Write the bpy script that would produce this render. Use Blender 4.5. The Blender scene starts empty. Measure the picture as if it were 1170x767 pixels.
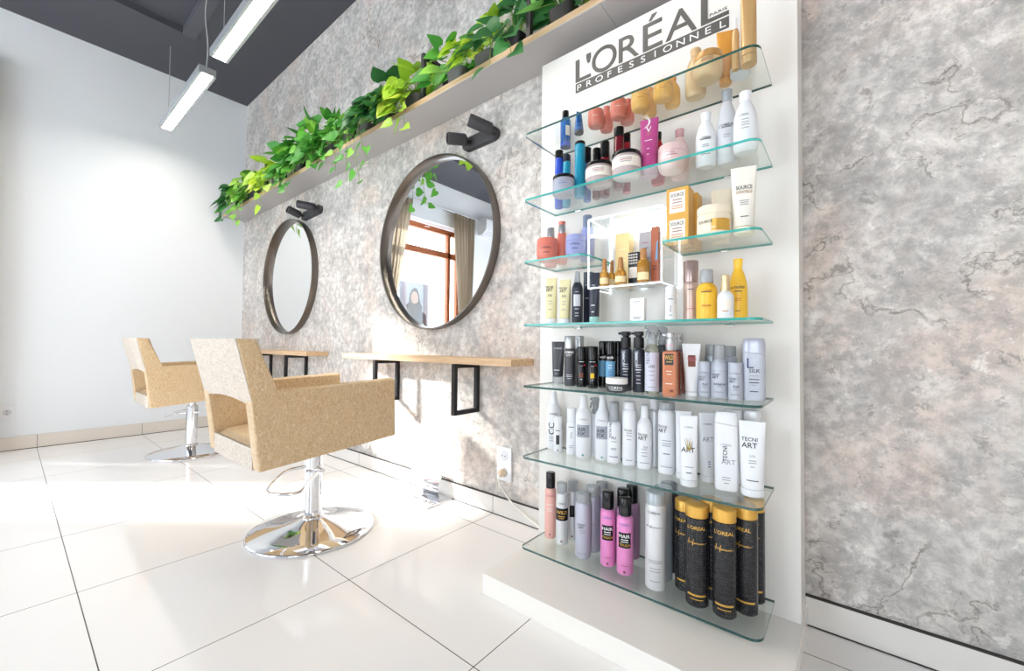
import bpy, bmesh, math, random
from mathutils import Vector, Matrix
R=random.Random(7)
PI=math.pi
sc=bpy.context.scene
COL=sc.collection
# ------------------------------------------------------------------ materials
def srgb(h):
    h=h.lstrip('#'); c=[int(h[i:i+2],16)/255 for i in (0,2,4)]
    return tuple(x/12.92 if x<=.04045 else ((x+.055)/1.055)**2.4 for x in c)
MATS={}
def pm(name,hexc,rough=.5,metal=0.,trans=0.,spec=.5,emit=None,coat=0.,ior=1.45):
    if name in MATS: return MATS[name]
    m=bpy.data.materials.new(name); m.use_nodes=True
    b=m.node_tree.nodes['Principled BSDF']
    c=srgb(hexc) if isinstance(hexc,str) else hexc
    b.inputs['Base Color'].default_value=(*c,1)
    b.inputs['Roughness'].default_value=rough; b.inputs['Metallic'].default_value=metal
    b.inputs['Transmission Weight'].default_value=trans; b.inputs['Specular IOR Level'].default_value=spec
    b.inputs['Coat Weight'].default_value=coat; b.inputs['IOR'].default_value=ior
    if emit:
        b.inputs['Emission Color'].default_value=(*c,1); b.inputs['Emission Strength'].default_value=emit
    m.diffuse_color=(*c,1)
    MATS[name]=m; return m
class NT:
    def __init__(s,m): s.t=m.node_tree; s.b=m.node_tree.nodes.get('Principled BSDF')
    def n(s,t,**k):
        x=s.t.nodes.new(t)
        for a,v in k.items():
            if a.startswith('i_'): x.inputs[a[2:].replace('_',' ')].default_value=v
            else: setattr(x,a,v)
        return x
    def l(s,a,b): s.t.links.new(a,b)
    def ramp(s,src,stops,interp='LINEAR'):
        r=s.n('ShaderNodeValToRGB'); r.color_ramp.interpolation=interp
        e=r.color_ramp.elements
        while len(e)<len(stops): e.new(.5)
        for q,(p,c) in zip(e,stops):
            q.position=p; q.color=(*c,1) if len(c)==3 else c
        s.l(src,r.inputs['Fac']); return r
def glassy(name,tint,edge=False,gl=.06,rough=.02):
    # thin architectural glass: a clear pane that reflects by Fresnel
    m=bpy.data.materials.new(name); m.use_nodes=True; t=m.node_tree; t.nodes.remove(t.nodes['Principled BSDF'])
    out=t.nodes['Material Output']
    tr=t.nodes.new('ShaderNodeBsdfTransparent'); tr.inputs[0].default_value=(*tint,1)
    g=t.nodes.new('ShaderNodeBsdfGlossy'); g.inputs['Roughness'].default_value=rough; g.inputs['Color'].default_value=(1,1,1,1)
    lw=t.nodes.new('ShaderNodeLayerWeight'); lw.inputs['Blend'].default_value=.5
    pw=t.nodes.new('ShaderNodeMath'); pw.operation='POWER'; t.links.new(lw.outputs['Facing'],pw.inputs[0]); pw.inputs[1].default_value=4.
    fr=t.nodes.new('ShaderNodeMath'); fr.operation='MULTIPLY_ADD'; t.links.new(pw.outputs[0],fr.inputs[0]); fr.inputs[1].default_value=.45; fr.inputs[2].default_value=.035
    mx=t.nodes.new('ShaderNodeMixShader')
    t.links.new(fr.outputs[0],mx.inputs[0]); t.links.new(tr.outputs[0],mx.inputs[1]); t.links.new(g.outputs[0],mx.inputs[2])
    t.links.new(mx.outputs[0],out.inputs[0]); MATS[name]=m; return m
G_SHELF=glassy('shelf_glass',(.95,.975,.965))
G_CASE=glassy('case_acrylic',(.965,.985,.99))
G_PANE=glassy('window_glass',(.97,.98,.98))
EDGE_LIT=pm('glass_edge_lit','#3fb5ac',.12,0,.35,.6)  # glow of the lit case put into the edge colour as brighter teal
EDGE_UNLIT=pm('glass_edge_unlit','#2f5a57',.12,0,.35,.6)  # same glass edge, darker colour for shelves away from the lit case
CHROME=pm('chrome','#e8eaee',.04,1.)
BLACKM=pm('black_metal','#1d1d21',.45,.0)
BRUSH=pm('brushed_frame','#77706a',.3,1.)
SPOTM=pm('spot_graphite','#38373b',.5)
WHITEP=pm('white_paint','#e9edf1',.5)
MIRROR=pm('mirror_silver','#f0f2f2',.0,1.)
ALU=pm('aluminium','#c4c8cc',.4,.6)
LEDM=pm('lamp_diffuser','#fff6ea',.5,emit=34.)
def wood(name,c1,c2,axis='X'):
    m=pm(name,c1,.55); w=NT(m); tc=w.n('ShaderNodeTexCoord'); mp=w.n('ShaderNodeMapping')
    mp.inputs['Scale'].default_value=(2,30,30) if axis=='X' else (30,2,30)
    w.l(tc.outputs['Object'],mp.inputs[0]); n=w.n('ShaderNodeTexNoise',i_Scale=2.2,i_Detail=6.,i_Roughness=.6); w.l(mp.outputs[0],n.inputs['Vector'])
    r=w.ramp(n.outputs['Fac'],[(.3,srgb(c2)),(.62,srgb(c1))]); w.l(r.outputs[0],w.b.inputs['Base Color'])
    bp=w.n('ShaderNodeBump',i_Strength=.12,i_Distance=.002); w.l(n.outputs['Fac'],bp.inputs['Height']); w.l(bp.outputs[0],w.b.inputs['Normal'])
    return m
OAK=wood('light_oak','#d9bb97','#c19d78')
FRAMEWOOD=wood('window_wood','#b5683c','#94502c')
LAMIN=pm('grey_laminate','#b3b0b0',.45)
POTM=pm('grey_pot','#5d5f62',.6)
SOIL=pm('soil','#3a2c22',.9)
def plaster():
    m=pm('plaster_wallpaper','#c4c0bc',.75,spec=.25); w=NT(m)
    tc=w.n('ShaderNodeTexCoord'); P=tc.outputs['Object']
    def noise(s,d,r,src=P,dist=0.):
        n=w.n('ShaderNodeTexNoise',i_Scale=s,i_Detail=d,i_Roughness=r,i_Distortion=dist); w.l(src,n.inputs['Vector']); return n
    def mix(f,a,b,k=1.,mode='MIX'):
        q=w.n('ShaderNodeMixRGB'); q.blend_type=mode
        if k!=1.:
            u=w.n('ShaderNodeMath',operation='MULTIPLY'); w.l(f,u.inputs[0]); u.inputs[1].default_value=k; f=u.outputs[0]
        w.l(f,q.inputs['Fac'])
        for v,sk in ((a,'Color1'),(b,'Color2')):
            if isinstance(v,str): q.inputs[sk].default_value=(*srgb(v),1)
            else: w.l(v,q.inputs[sk])
        return q.outputs[0]
    mid=noise(7.5,12,.74,dist=.1); fine=noise(30.,12,.78); warm=noise(2.6,6,.62,dist=.6); grey=noise(4.8,12,.76,dist=.15); fleck=noise(17.,10,.8,dist=.35)
    c=w.ramp(mid.outputs['Fac'],[(.34,srgb('#b0aca9')),(.45,srgb('#c7c3bf')),(.54,srgb('#d6d1cc')),(.66,srgb('#e8e3de'))]).outputs[0]
    c=mix(w.ramp(warm.outputs['Fac'],[(.50,(0,0,0)),(.62,(1,1,1))]).outputs[0],c,'#d8c5b9',.6)
    c=mix(w.ramp(grey.outputs['Fac'],[(.425,(1,1,1)),(.465,(0,0,0))]).outputs[0],c,'#9f9a97',.45)
    c=mix(w.ramp(fleck.outputs['Fac'],[(.39,(1,1,1)),(.42,(0,0,0))]).outputs[0],c,'#837d7a',.6)
    c=mix(w.ramp(fleck.outputs['Fac'],[(.57,(0,0,0)),(.61,(1,1,1))]).outputs[0],c,'#f1eee9',.6)
    c=mix(w.ramp(fine.outputs['Fac'],[(.42,(1,1,1)),(.56,(0,0,0))]).outputs[0],c,'#8f8a87',.42)
    # cracks: cell borders bent by noise, shown only here and there
    dn=noise(5.,8,.62); sub=w.n('ShaderNodeVectorMath',operation='SUBTRACT'); w.l(dn.outputs['Color'],sub.inputs[0]); sub.inputs[1].default_value=(.5,.5,.5)
    scl=w.n('ShaderNodeVectorMath',operation='SCALE'); w.l(sub.outputs[0],scl.inputs[0]); scl.inputs['Scale'].default_value=.48
    add=w.n('ShaderNodeVectorMath',operation='ADD'); w.l(P,add.inputs[0]); w.l(scl.outputs[0],add.inputs[1])
    mp=w.n('ShaderNodeMapping'); mp.inputs['Scale'].default_value=(1.,0.,1.15); w.l(add.outputs[0],mp.inputs[0])
    vo=w.n('ShaderNodeTexVoronoi',feature='DISTANCE_TO_EDGE',i_Scale=3.4); w.l(mp.outputs[0],vo.inputs['Vector'])
    cell=w.n('ShaderNodeTexVoronoi',i_Scale=3.4); w.l(mp.outputs[0],cell.inputs['Vector'])
    line=w.ramp(vo.outputs['Distance'],[(.003,(1,1,1)),(.009,(0,0,0))])
    halo=w.ramp(vo.outputs['Distance'],[(.012,(0,0,0)),(.022,(1,1,1)),(.075,(0,0,0))])
    gate=noise(3.3,3,.5); gg=w.ramp(gate.outputs['Fac'],[(.525,(0,0,0)),(.575,(1,1,1))])
    def gated(x):
        q=w.n('ShaderNodeMath',operation='MULTIPLY'); w.l(x.outputs[0],q.inputs[0]); w.l(gg.outputs[0],q.inputs[1]); return q.outputs[0]
    lg,hg=gated(line),gated(halo)
    c=mix(hg,c,'#e6dfd6',.45); c=mix(lg,c,'#7d7067',.62)
    w.l(c,w.b.inputs['Base Color'])
    hh=w.ramp(vo.outputs['Distance'],[(.0,(0,0,0)),(.012,(.2,.2,.2)),(.03,(1,1,1)),(.2,(.35,.35,.35))]); hgm=gated(hh)
    b1=w.n('ShaderNodeBump',i_Strength=.6,i_Distance=.006); w.l(hgm,b1.inputs['Height'])
    b2=w.n('ShaderNodeBump',i_Strength=.6,i_Distance=.004); w.l(grey.outputs['Fac'],b2.inputs['Height']); w.l(b1.outputs[0],b2.inputs['Normal'])
    b3=w.n('ShaderNodeBump',i_Strength=.55,i_Distance=.003); w.l(fleck.outputs['Fac'],b3.inputs['Height']); w.l(b2.outputs[0],b3.inputs['Normal'])
    w.l(b3.outputs[0],w.b.inputs['Normal']); return m
PLASTER=plaster()
def tiles(name,col,x0,dx,y0,dy,axes='XY',gw=.0028,rough=.07):
    m=pm(name,col,rough,spec=.6); w=NT(m); g=w.n('ShaderNodeNewGeometry'); sp=w.n('ShaderNodeSeparateXYZ'); w.l(g.outputs['Position'],sp.inputs[0])
    ms=[]
    for ax,o,d in zip(axes,(x0,y0),(dx,dy)):
        a=w.n('ShaderNodeMath',operation='SUBTRACT'); w.l(sp.outputs[ax],a.inputs[0]); a.inputs[1].default_value=o-50*d-d/2
        f=w.n('ShaderNodeMath',operation='MODULO'); w.l(a.outputs[0],f.inputs[0]); f.inputs[1].default_value=d
        c=w.n('ShaderNodeMath',operation='COMPARE'); w.l(f.outputs[0],c.inputs[0]); c.inputs[1].default_value=d/2; c.inputs[2].default_value=gw/2
        ms.append(c.outputs[0])
    s=w.n('ShaderNodeMath',operation='MAXIMUM'); w.l(ms[0],s.inputs[0])
    if len(ms)>1: w.l(ms[1],s.inputs[1])
    mx=w.n('ShaderNodeMixRGB'); mx.inputs['Color1'].default_value=(*srgb(col),1); mx.inputs['Color2'].default_value=(*srgb('#55504b'),1)
    w.l(s.outputs[0],mx.inputs['Fac']); w.l(mx.outputs[0],w.b.inputs['Base Color'])
    rr=w.n('ShaderNodeMapRange'); rr.inputs['To Min'].default_value=rough; rr.inputs['To Max'].default_value=.8; w.l(s.outputs[0],rr.inputs['Value']); w.l(rr.outputs[0],w.b.inputs['Roughness'])
    return m
FLOORM=tiles('floor_tiles','#f6f4f2',-.747,.604,.771,.607)
SKIRT=tiles('skirting_tiles','#dedad5',-.747-.604,1.208,0,99,axes='XY',rough=.15)
SKIRTL=tiles('skirting_tiles_left','#ded6cc',.165,.607,0,99,axes='YX',rough=.15)
GROUT=pm('dark_joint','#3b3733',.7)
def croc(name,c1,c2,scale,edgecol,ms=(1.25,1.25,.62)):
    m=pm(name,c1,.42,spec=.45); w=NT(m); tc=w.n('ShaderNodeTexCoord'); mp=w.n('ShaderNodeMapping'); mp.inputs['Scale'].default_value=ms
    dn=w.n('ShaderNodeTexNoise',i_Scale=6.,i_Detail=3.); w.l(tc.outputs['Object'],dn.inputs['Vector'])
    ad=w.n('ShaderNodeMixRGB'); ad.blend_type='ADD'; ad.inputs['Fac'].default_value=.05; w.l(tc.outputs['Object'],ad.inputs['Color1']); w.l(dn.outputs['Color'],ad.inputs['Color2'])
    w.l(ad.outputs[0],mp.inputs[0])
    v=w.n('ShaderNodeTexVoronoi',feature='DISTANCE_TO_EDGE',i_Scale=scale); w.l(mp.outputs[0],v.inputs['Vector'])
    vc=w.n('ShaderNodeTexVoronoi',i_Scale=scale); w.l(mp.outputs[0],vc.inputs['Vector'])
    mixc=w.n('ShaderNodeMixRGB'); mixc.inputs['Color1'].default_value=(*srgb(c1),1); mixc.inputs['Color2'].default_value=(*srgb(c2),1)
    sx=w.n('ShaderNodeSeparateXYZ'); w.l(vc.outputs['Color'],sx.inputs[0]); w.l(sx.outputs[0],mixc.inputs['Fac'])
    e=w.ramp(v.outputs['Distance'],[(.01,(.8,.8,.8)),(.06,(0,0,0))])
    m2=w.n('ShaderNodeMixRGB'); m2.inputs['Color2'].default_value=(*srgb(edgecol),1); w.l(e.outputs[0],m2.inputs['Fac']); w.l(mixc.outputs[0],m2.inputs['Color1'])
    w.l(m2.outputs[0],w.b.inputs['Base Color'])
    h=w.ramp(v.outputs['Distance'],[(.0,(0,0,0)),(.14,(1,1,1))])
    bp=w.n('ShaderNodeBump',i_Strength=.45,i_Distance=.002); w.l(h.outputs[0],bp.inputs['Height']); w.l(bp.outputs[0],w.b.inputs['Normal'])
    return m
LEATHER=croc('crocodile_leather','#d6ba92','#cbac83',80.,'#e8d5b6')
LEATHER_W=croc('crocodile_leather_pale','#d0c3b4','#c4b6a7',62.,'#e6dccf',(.42,1.,1.5))
def curtainm():
    m=pm('curtain_cloth','#cdc2b2',.85); w=NT(m); tr=w.n('ShaderNodeBsdfTranslucent'); tr.inputs['Color'].default_value=(*srgb('#cdc2b2'),1)
    mx=w.n('ShaderNodeMixShader'); mx.inputs[0].default_value=.35; w.l(w.b.outputs[0],mx.inputs[1]); w.l(tr.outputs[0],mx.inputs[2]); w.l(mx.outputs[0],[n for n in w.t.nodes if n.type=='OUTPUT_MATERIAL'][0].inputs[0]); return m
CURT=curtainm()
# ---------------- product palette
PAL={}
def pal(n,h,rough=.35,metal=0.,trans=0.,**k): PAL[n]=pm(n,h,rough,metal,trans,**k)
for n,h,r,me,tr in [
 ('pink_satin','#e9b5aa',.35,.15,0),('black_gloss','#141416',.15,0,0),('black_satin','#1b1b1f',.4,0,0),('silver_white','#d9dadd',.3,.25,0),('clear_grey','#cdd1d6',.12,0,.5),
 ('lilac_silver','#b9bbca',.3,.25,0),('pink_hot','#e58fc8',.3,.15,0),('mauve','#b78fae',.35,.1,0),('silver_grey','#aab0b6',.3,.35,0),('dark_grey','#46464b',.35,.1,0),
 ('gold_satin','#d9a94e',.3,.35,0),('white_plastic','#e6e8ec',.35,0,0),('white_satin','#eeeceb',.45,0,0),('grey_label','#a3a8b3',.4,.2,0),('silver_metal','#b9bbbe',.25,.7,0),
 ('navy_black','#2a2d3b',.3,0,0),('clear_bottle','#e9ead8',.08,0,.8),('lavender','#cfd0e0',.4,0,0),('orange_gel','#d98a66',.15,0,.15),('red_gel','#8e3f2c',.15,0,.15),
 ('silver_lav','#b6bac6',.4,.15,0),('cream_yellow','#e8dfb0',.35,0,0),('teal_pale','#9cc9c4',.3,0,0),('pearl_rose','#c9b0a5',.3,.3,0),('rose_metal','#b39b97',.25,.6,0),
 ('sun_yellow','#f3c03b',.3,0,0),('champagne','#d4bd97',.25,.5,0),('coral','#ec8674',.3,0,.12),('lilac','#a6aee0',.3,0,.12),('slate_blue','#7f8ba3',.3,.2,0),
 ('orange_card','#dda94f',.4,.15,0),('cream_gloss','#eee2cb',.25,0,0),('cream_white','#f1ece2',.35,0,0),('amber_glass','#f0ad48',.08,0,.6),('wood_cap','#b98350',.5,0,0),
 ('gold_card','#dcbf84',.35,.3,0),('grey_card','#b9b4b6',.45,0,0),('brown_card','#b0603f',.4,0,0),('lav_white','#c9cde0',.2,0,.3),('royal_blue','#2f58d0',.25,0,.1),
 ('teal_blue','#1f93b5',.25,0,0),('deep_blue','#2a62ae',.2,0,.1),('clear_pink','#e6d3d3',.15,0,.4),('dark_red','#6e1426',.15,0,.1),('red_gloss','#a8283a',.15,0,.1),
 ('magenta','#b44a86',.3,0,0),('mauve_clear','#b88fa4',.2,0,.3),('pale_pink','#ebcdcb',.3,0,.1),('rose_clear','#d8a9ab',.2,0,.2),('pale_grey','#d2d3d8',.3,0,0),
 ('honey','#f0b95c',.3,0,.12),('orange_soft','#eda84f',.3,0,.1),('beige_gold','#d9b98b',.3,.1,.05),('honey_brown','#c99a5e',.3,.2,0),('tan_gold','#d0a873',.3,.2,0),
 ('pale_amber','#f0d9a8',.4,0,0),('blue_label','#6fa9cf',.4,0,0),
 ('dark_ink','#35353b',.5,0,0),('grey_ink','#9a9ca3',.5,0,0),('white_ink','#f3f3f3',.5,0,0),('gold_ink','#e0b050',.35,.3,0),('rose_ink','#b9657a',.5,0,0),('brown_ink','#7e4535',.5,0,0),
 ('teal_ink','#4da596',.5,0,0),('blue_ink','#5576b8',.5,0,0),('silver_ink','#c5c8cf',.4,.2,0),('yellow_ink','#f0c02c',.5,0,0),('red_ink','#c03036',.5,0,0),('pale_ink','#eee6dc',.5,0,0),
 ('orange_ink','#cf8130',.5,0,0),('navy_ink','#33406b',.5,0,0),('pale_brown','#b08f6a',.5,0,0),('champ_ink','#f1e3bf',.5,0,0)]:
    pal(n,h,r,me,tr)
def crocan():
    m=pm('croc_black','#2d2d30',.22,.1); w=NT(m); tc=w.n('ShaderNodeTexCoord'); b=w.n('ShaderNodeTexBrick',i_Scale=58.); b.offset=.37
    b.inputs['Color1'].default_value=(*srgb('#3a3a3e'),1); b.inputs['Color2'].default_value=(*srgb('#2a2a2d'),1); b.inputs['Mortar'].default_value=(*srgb('#19191b'),1); b.inputs['Mortar Size'].default_value=.05; b.inputs['Brick Width'].default_value=.62; b.inputs['Row Height'].default_value=.42
    w.l(tc.outputs['UV'],b.inputs['Vector']); w.l(b.outputs['Color'],w.b.inputs['Base Color']); return m
PAL['croc_black']=crocan()
# ------------------------------------------------------------------ mesh helpers
def bm_new(): return bmesh.new()
def obj(name,bm,mats,parent=None,smooth=True,loc=None,auto=40):
    me=bpy.data.meshes.new(name)
    bmesh.ops.recalc_face_normals(bm,faces=bm.faces) if name not in ('lettering','leaves') else None
    bm.to_mesh(me); bm.free()
    for m in (mats if isinstance(mats,(list,tuple)) else [mats]): me.materials.append(m)
    if smooth:
        me.polygons.foreach_set('use_smooth',[True]*len(me.polygons))
        try: me.set_sharp_from_angle(angle=math.radians(auto))
        except Exception: pass
    o=bpy.data.objects.new(name,me); COL.objects.link(o)
    if parent: o.parent=parent
    if loc: o.location=loc
    return o
def tag(o,label=None,cat=None,group=None,kind=None):
    for k,v in (('label',label),('category',cat),('group',group),('kind',kind)):
        if v: o[k]=v
    return o
def thing(name,label,cat,loc=(0,0,0),rz=0,group=None):
    o=bpy.data.objects.new(name,None); COL.objects.link(o); o.location=loc; o.rotation_euler=(0,0,rz); o.empty_display_size=.05
    return tag(o,label,cat,group)
def box(bm,c,s,mi=0,bev=0.,rot=None):
    v=[bm.verts.new((c[0]+a*s[0]/2,c[1]+b*s[1]/2,c[2]+d*s[2]/2)) for a in (-1,1) for b in (-1,1) for d in (-1,1)]
    idx=[(0,1,3,2),(4,6,7,5),(0,4,5,1),(2,3,7,6),(0,2,6,4),(1,5,7,3)]
    fs=[bm.faces.new([v[i] for i in f]) for f in idx]
    for f in fs: f.material_index=mi
    if rot is not None: bmesh.ops.rotate(bm,verts=v,cent=c,matrix=rot)
    if bev>0:
        es=list({e for f in fs for e in f.edges})
        bmesh.ops.bevel(bm,geom=es,offset=bev,segments=2,profile=.6,affect='EDGES')
def boxr(bm,a,b,mi=0,bev=0.): box(bm,[(a[i]+b[i])/2 for i in range(3)],[abs(b[i]-a[i]) for i in range(3)],mi,bev)
def lathe(bm,prof,seg=40,c=(0,0,0),mi=0,sx=1.,sy=1.,cap0=True,cap1=True,mat=None,uv=False):
    rings=[]
    for r,z in prof:
        ring=[]
        for k in range(seg):
            a=2*PI*k/seg; p=Vector((c[0]+r*math.cos(a)*sx,c[1]+r*math.sin(a)*sy,c[2]+z))
            if mat is not None: p=mat@p
            ring.append(bm.verts.new(p))
        rings.append(ring)
    ul=bm.loops.layers.uv.verify() if uv else None
    for i in range(len(rings)-1):
        for k in range(seg):
            f=bm.faces.new((rings[i][k],rings[i][(k+1)%seg],rings[i+1][(k+1)%seg],rings[i+1][k])); f.material_index=mi
            if ul:
                R0=max(p[0] for p in prof)
                for lp,(kk,ii) in zip(f.loops,((k,i),(k+1,i),(k+1,i+1),(k,i+1))): lp[ul].uv=(kk/seg*2*PI*R0,prof[ii][1])
    for flag,ring in ((cap0,rings[0]),(cap1,rings[-1])):
        if flag: bm.faces.new(ring).material_index=mi
def tube(bm,pts,r,seg=10,mi=0,closed=False):
    pts=[Vector(p) for p in pts]; n=len(pts); rings=[]; up=None
    for i,p in enumerate(pts):
        if closed: t=(pts[(i+1)%n]-pts[i-1])
        else: t=pts[min(i+1,n-1)]-pts[max(i-1,0)]
        t.normalize()
        if up is None: up=Vector((0,0,1)) if abs(t.z)<.9 else Vector((1,0,0))
        u=(up-t*up.dot(t)).normalized(); w=t.cross(u); up=u
        rr=r[i] if isinstance(r,(list,tuple)) else r
        rings.append([bm.verts.new(p+(u*math.cos(2*PI*k/seg)+w*math.sin(2*PI*k/seg))*rr) for k in range(seg)])
    m=n if closed else n-1
    for i in range(m):
        a,b=rings[i],rings[(i+1)%n]
        for k in range(seg): bm.faces.new((a[k],a[(k+1)%seg],b[(k+1)%seg],b[k])).material_index=mi
    if not closed:
        for q in (rings[0],rings[-1]): bm.faces.new(q).material_index=mi
def smooth_path(pts,n=6):
    pts=[Vector(p) for p in pts]; out=[]
    P=[pts[0]*2-pts[1]]+pts+[pts[-1]*2-pts[-2]]
    for i in range(1,len(P)-2):
        for k in range(n):
            t=k/n; a,b,c,d=P[i-1],P[i],P[i+1],P[i+2]
            out.append(.5*((2*b)+(c-a)*t+(2*a-5*b+4*c-d)*t*t+(3*b-a-3*c+d)*t**3))
    out.append(pts[-1]); return out
def prism(bm,poly,axis,a,b,mi=0,bev=0.):
    # poly: 2D outline; axis 'x' -> outline in (y,z); 'z' -> (x,y); 'y' -> (x,z)
    def P(u,v,w): return {'x':(w,u,v),'z':(u,v,w),'y':(u,w,v)}[axis]
    A=[bm.verts.new(P(u,v,a)) for u,v in poly]; B=[bm.verts.new(P(u,v,b)) for u,v in poly]
    n=len(poly); fs=[bm.faces.new(A),bm.faces.new(B[::-1])]
    for i in range(n): fs.append(bm.faces.new((A[i],A[(i+1)%n],B[(i+1)%n],B[i])))
    for f in fs: f.material_index=mi
    if bev>0: bmesh.ops.bevel(bm,geom=list({e for f in fs for e in f.edges}),offset=bev,segments=2,profile=.6,affect='EDGES')
    return fs
def rrect(x0,y0,x1,y1,rs,n=6):
    # rounded rectangle, rs = radii for (x0y0, x1y0, x1y1, x0y1)
    out=[]
    for (cx,cy,sx,sy,a0),r in zip(((x0,y0,1,1,PI),(x1,y0,-1,1,1.5*PI),(x1,y1,-1,-1,0),(x0,y1,1,-1,.5*PI)),rs):
        if r<=0: out.append((cx,cy)); continue
        for k in range(n+1):
            a=a0+k/n*PI/2; out.append((cx+sx*r+r*math.cos(a),cy+sy*r+r*math.sin(a)))
    return out
# ---------------- lettering
TXT={}
def text_geo(s):
    if s in TXT: return TXT[s]
    cu=bpy.data.curves.new('lettering_source','FONT'); cu.body=s; cu.size=1.; cu.resolution_u=6 if len(s)==1 else 2
    if s=='Infinium': cu.shear=.45
    cu.offset=0. if len(s)==1 else .010
    o=bpy.data.objects.new('lettering_source',cu); COL.objects.link(o)
    dg=bpy.context.evaluated_depsgraph_get(); ev=o.evaluated_get(dg); me=ev.to_mesh()
    vs=[(v.co.x,v.co.y) for v in me.vertices]; fs=[tuple(p.vertices) for p in me.polygons]
    ev.to_mesh_clear(); bpy.data.objects.remove(o); bpy.data.curves.remove(cu)
    x0=min(v[0] for v in vs); x1=max(v[0] for v in vs); y0=min(v[1] for v in vs); y1=max(v[1] for v in vs)
    vs=[((x-(x0+x1)/2),(y-y0)) for x,y in vs]
    TXT[s]=(vs,fs,x1-x0,y1-y0); return TXT[s]
class Wrap:
    """puts flat lettering and bars on a curved or flat face; u along the face, v up"""
    def __init__(s,fn): s.fn=fn; s.bm=bm_new(); s.m=[]
    def mi(s,name):
        if name not in s.m: s.m.append(name)
        return s.m.index(name)
    def script(s,u,v,h,col,maxw):
        # one flowing handwritten stroke: a tall first letter, then small humps and a tail
        P=[(.02,.30),(.07,.34),(.12,.75),(.15,1.05),(.135,1.1),(.12,.8),(.10,.2),(.085,-.15),(.11,.1),(.16,.42),(.19,.42),(.195,.15),(.22,.38),(.26,.43),(.275,.15),(.30,.2),(.345,.75),(.37,1.),(.355,1.02),(.34,.6),(.315,-.2),(.30,-.32),(.33,-.05),(.37,.25),(.40,.42),(.405,.15),(.43,.2),(.46,.42),(.465,.15),(.49,.38),(.525,.43),(.535,.15),(.56,.2),(.585,.42),(.59,.15),(.62,.2),(.645,.42),(.65,.18),(.68,.15),(.71,.42),(.715,.15),(.745,.4),(.765,.15),(.79,.4),(.82,.4),(.83,.16),(.87,.2),(.93,.32),(1.,.38)]
        mi=s.mi(col); pts=smooth_path([(x,y,0) for x,y in P],3); k=maxw; row=[]; th=.0009
        for i,p in enumerate(pts):
            d=(pts[min(i+1,len(pts)-1)]-pts[max(i-1,0)]); d=Vector((d.x*k,d.y*h*.62)); d.normalize() if d.length else None
            a,b=u+(p.x-.5)*k,v+(p.y-.4)*h*.62
            row.append((s.bm.verts.new(s.fn(a-d.y*th/2,b+d.x*th/2)),s.bm.verts.new(s.fn(a+d.y*th/2,b-d.x*th/2))))
        for a,b in zip(row,row[1:]): s.bm.faces.new((a[0],a[1],b[1],b[0])).material_index=mi
    def text(s,t,u,v,h,col,rot=0,maxw=None):
        if t=='Infinium': return s.script(u,v,h,col,maxw or .04)
        vs,fs,w,hh=text_geo(t); k=h/hh; kx=k
        if maxw and w*k>maxw: kx=maxw/w
        mi=s.mi(col); V=[]
        for x,y in vs:
            a,b=x*kx,(y-hh/2)*k
            if rot: a,b=-b,a
            V.append(s.bm.verts.new(s.fn(u+a,v+b)))
        for f in fs:
            try: s.bm.faces.new([V[i] for i in f]).material_index=mi
            except ValueError: pass
    def rect(s,u0,u1,v0,v1,col,n=1):
        mi=s.mi(col); n=max(1,n); row=[]
        for k in range(n+1):
            u=u0+(u1-u0)*k/n; row.append((s.bm.verts.new(s.fn(u,v0)),s.bm.verts.new(s.fn(u,v1))))
        for a,b in zip(row,row[1:]): s.bm.faces.new((a[0],b[0],b[1],a[1])).material_index=mi
    def make(s,name,parent):
        if not s.bm.faces: s.bm.free(); return None
        return obj(name,s.bm,[PAL[m] for m in s.m],parent,smooth=False)
# ------------------------------------------------------------------ products
def profile_r(prof,z):
    for (r0,z0),(r1,z1) in zip(prof,prof[1:]):
        if z0<=z<=z1: return r0+(r1-r0)*((z-z0)/(z1-z0) if z1>z0 else 0)
    return prof[-1][0]
def decorate(t,o,Rr,H,prof,sx=1.,sy=1.):
    def fn(off):
        def f(u,v):
            r=profile_r(prof,v)+off; a=u/max(Rr,.004)
            return Vector((r*math.sin(a)*sx,-r*math.cos(a)*sy,v))
        return f
    if o.get('lab'):
        L=o['lab']; col,z0,z1,ang=L[:4]; off=L[4] if len(L)>4 else 0
        W=Wrap(fn(.0005)); da=math.radians(ang if ang else 40); W.rect(Rr*(off-da),Rr*(off+da),z0*H,z1*H,col,16)
        W.make('label',t)
    W=Wrap(fn(.0010))
    for tx in (o.get('txt') or []):
        s,z,h,col,u=tx[:5]; rot=tx[5] if len(tx)>5 else 0
        W.text(s,u*Rr,z*H,h*H,col,rot,maxw=1.75*Rr if not rot else None)
    W.make('lettering',t); W=Wrap(fn(.0010))
    for z,wf,col in (o.get('lines') or []):
        W.rect(-Rr*wf*.62,Rr*wf*.62,z*H-.0011,z*H+.0011,col,6)
    W.make('fine_print',t); W=Wrap(fn(.0010))
    if o.get('dot'):
        d=o['dot']; u=(d[2] if len(d)>2 else 0)*Rr; W.rect(u-.003,u+.003,d[1]*H-.003,d[1]*H+.003,d[0])
    W.make('color_mark',t); W=Wrap(fn(.0010))
    if o.get('chip'):
        c=o['chip']; W.rect(-.006,.006,c[1]*H,c[2]*H,c[0],3)
    if o.get('heart'):
        z=o['heart']*H; W.rect(-.005,.005,z-.005,z+.005,'red_ink')
    if o.get('splash'):
        z=o['splash']*H; q=random.Random(3)
        for k in range(9):
            mi=W.mi(('gold_ink','teal_ink','dark_ink')[k%3]); a=q.uniform(-.9,.9); l=q.uniform(.012,.026); b=[W.bm.verts.new(W.fn(x,y)) for x,y in ((-.0015+q.uniform(-.004,.004),z),(.0015,z-.002),(l*math.sin(a)*.6,z+l*math.cos(a)))]
            W.bm.faces.new(b).material_index=mi
    W.make('color_patch',t)
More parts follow.
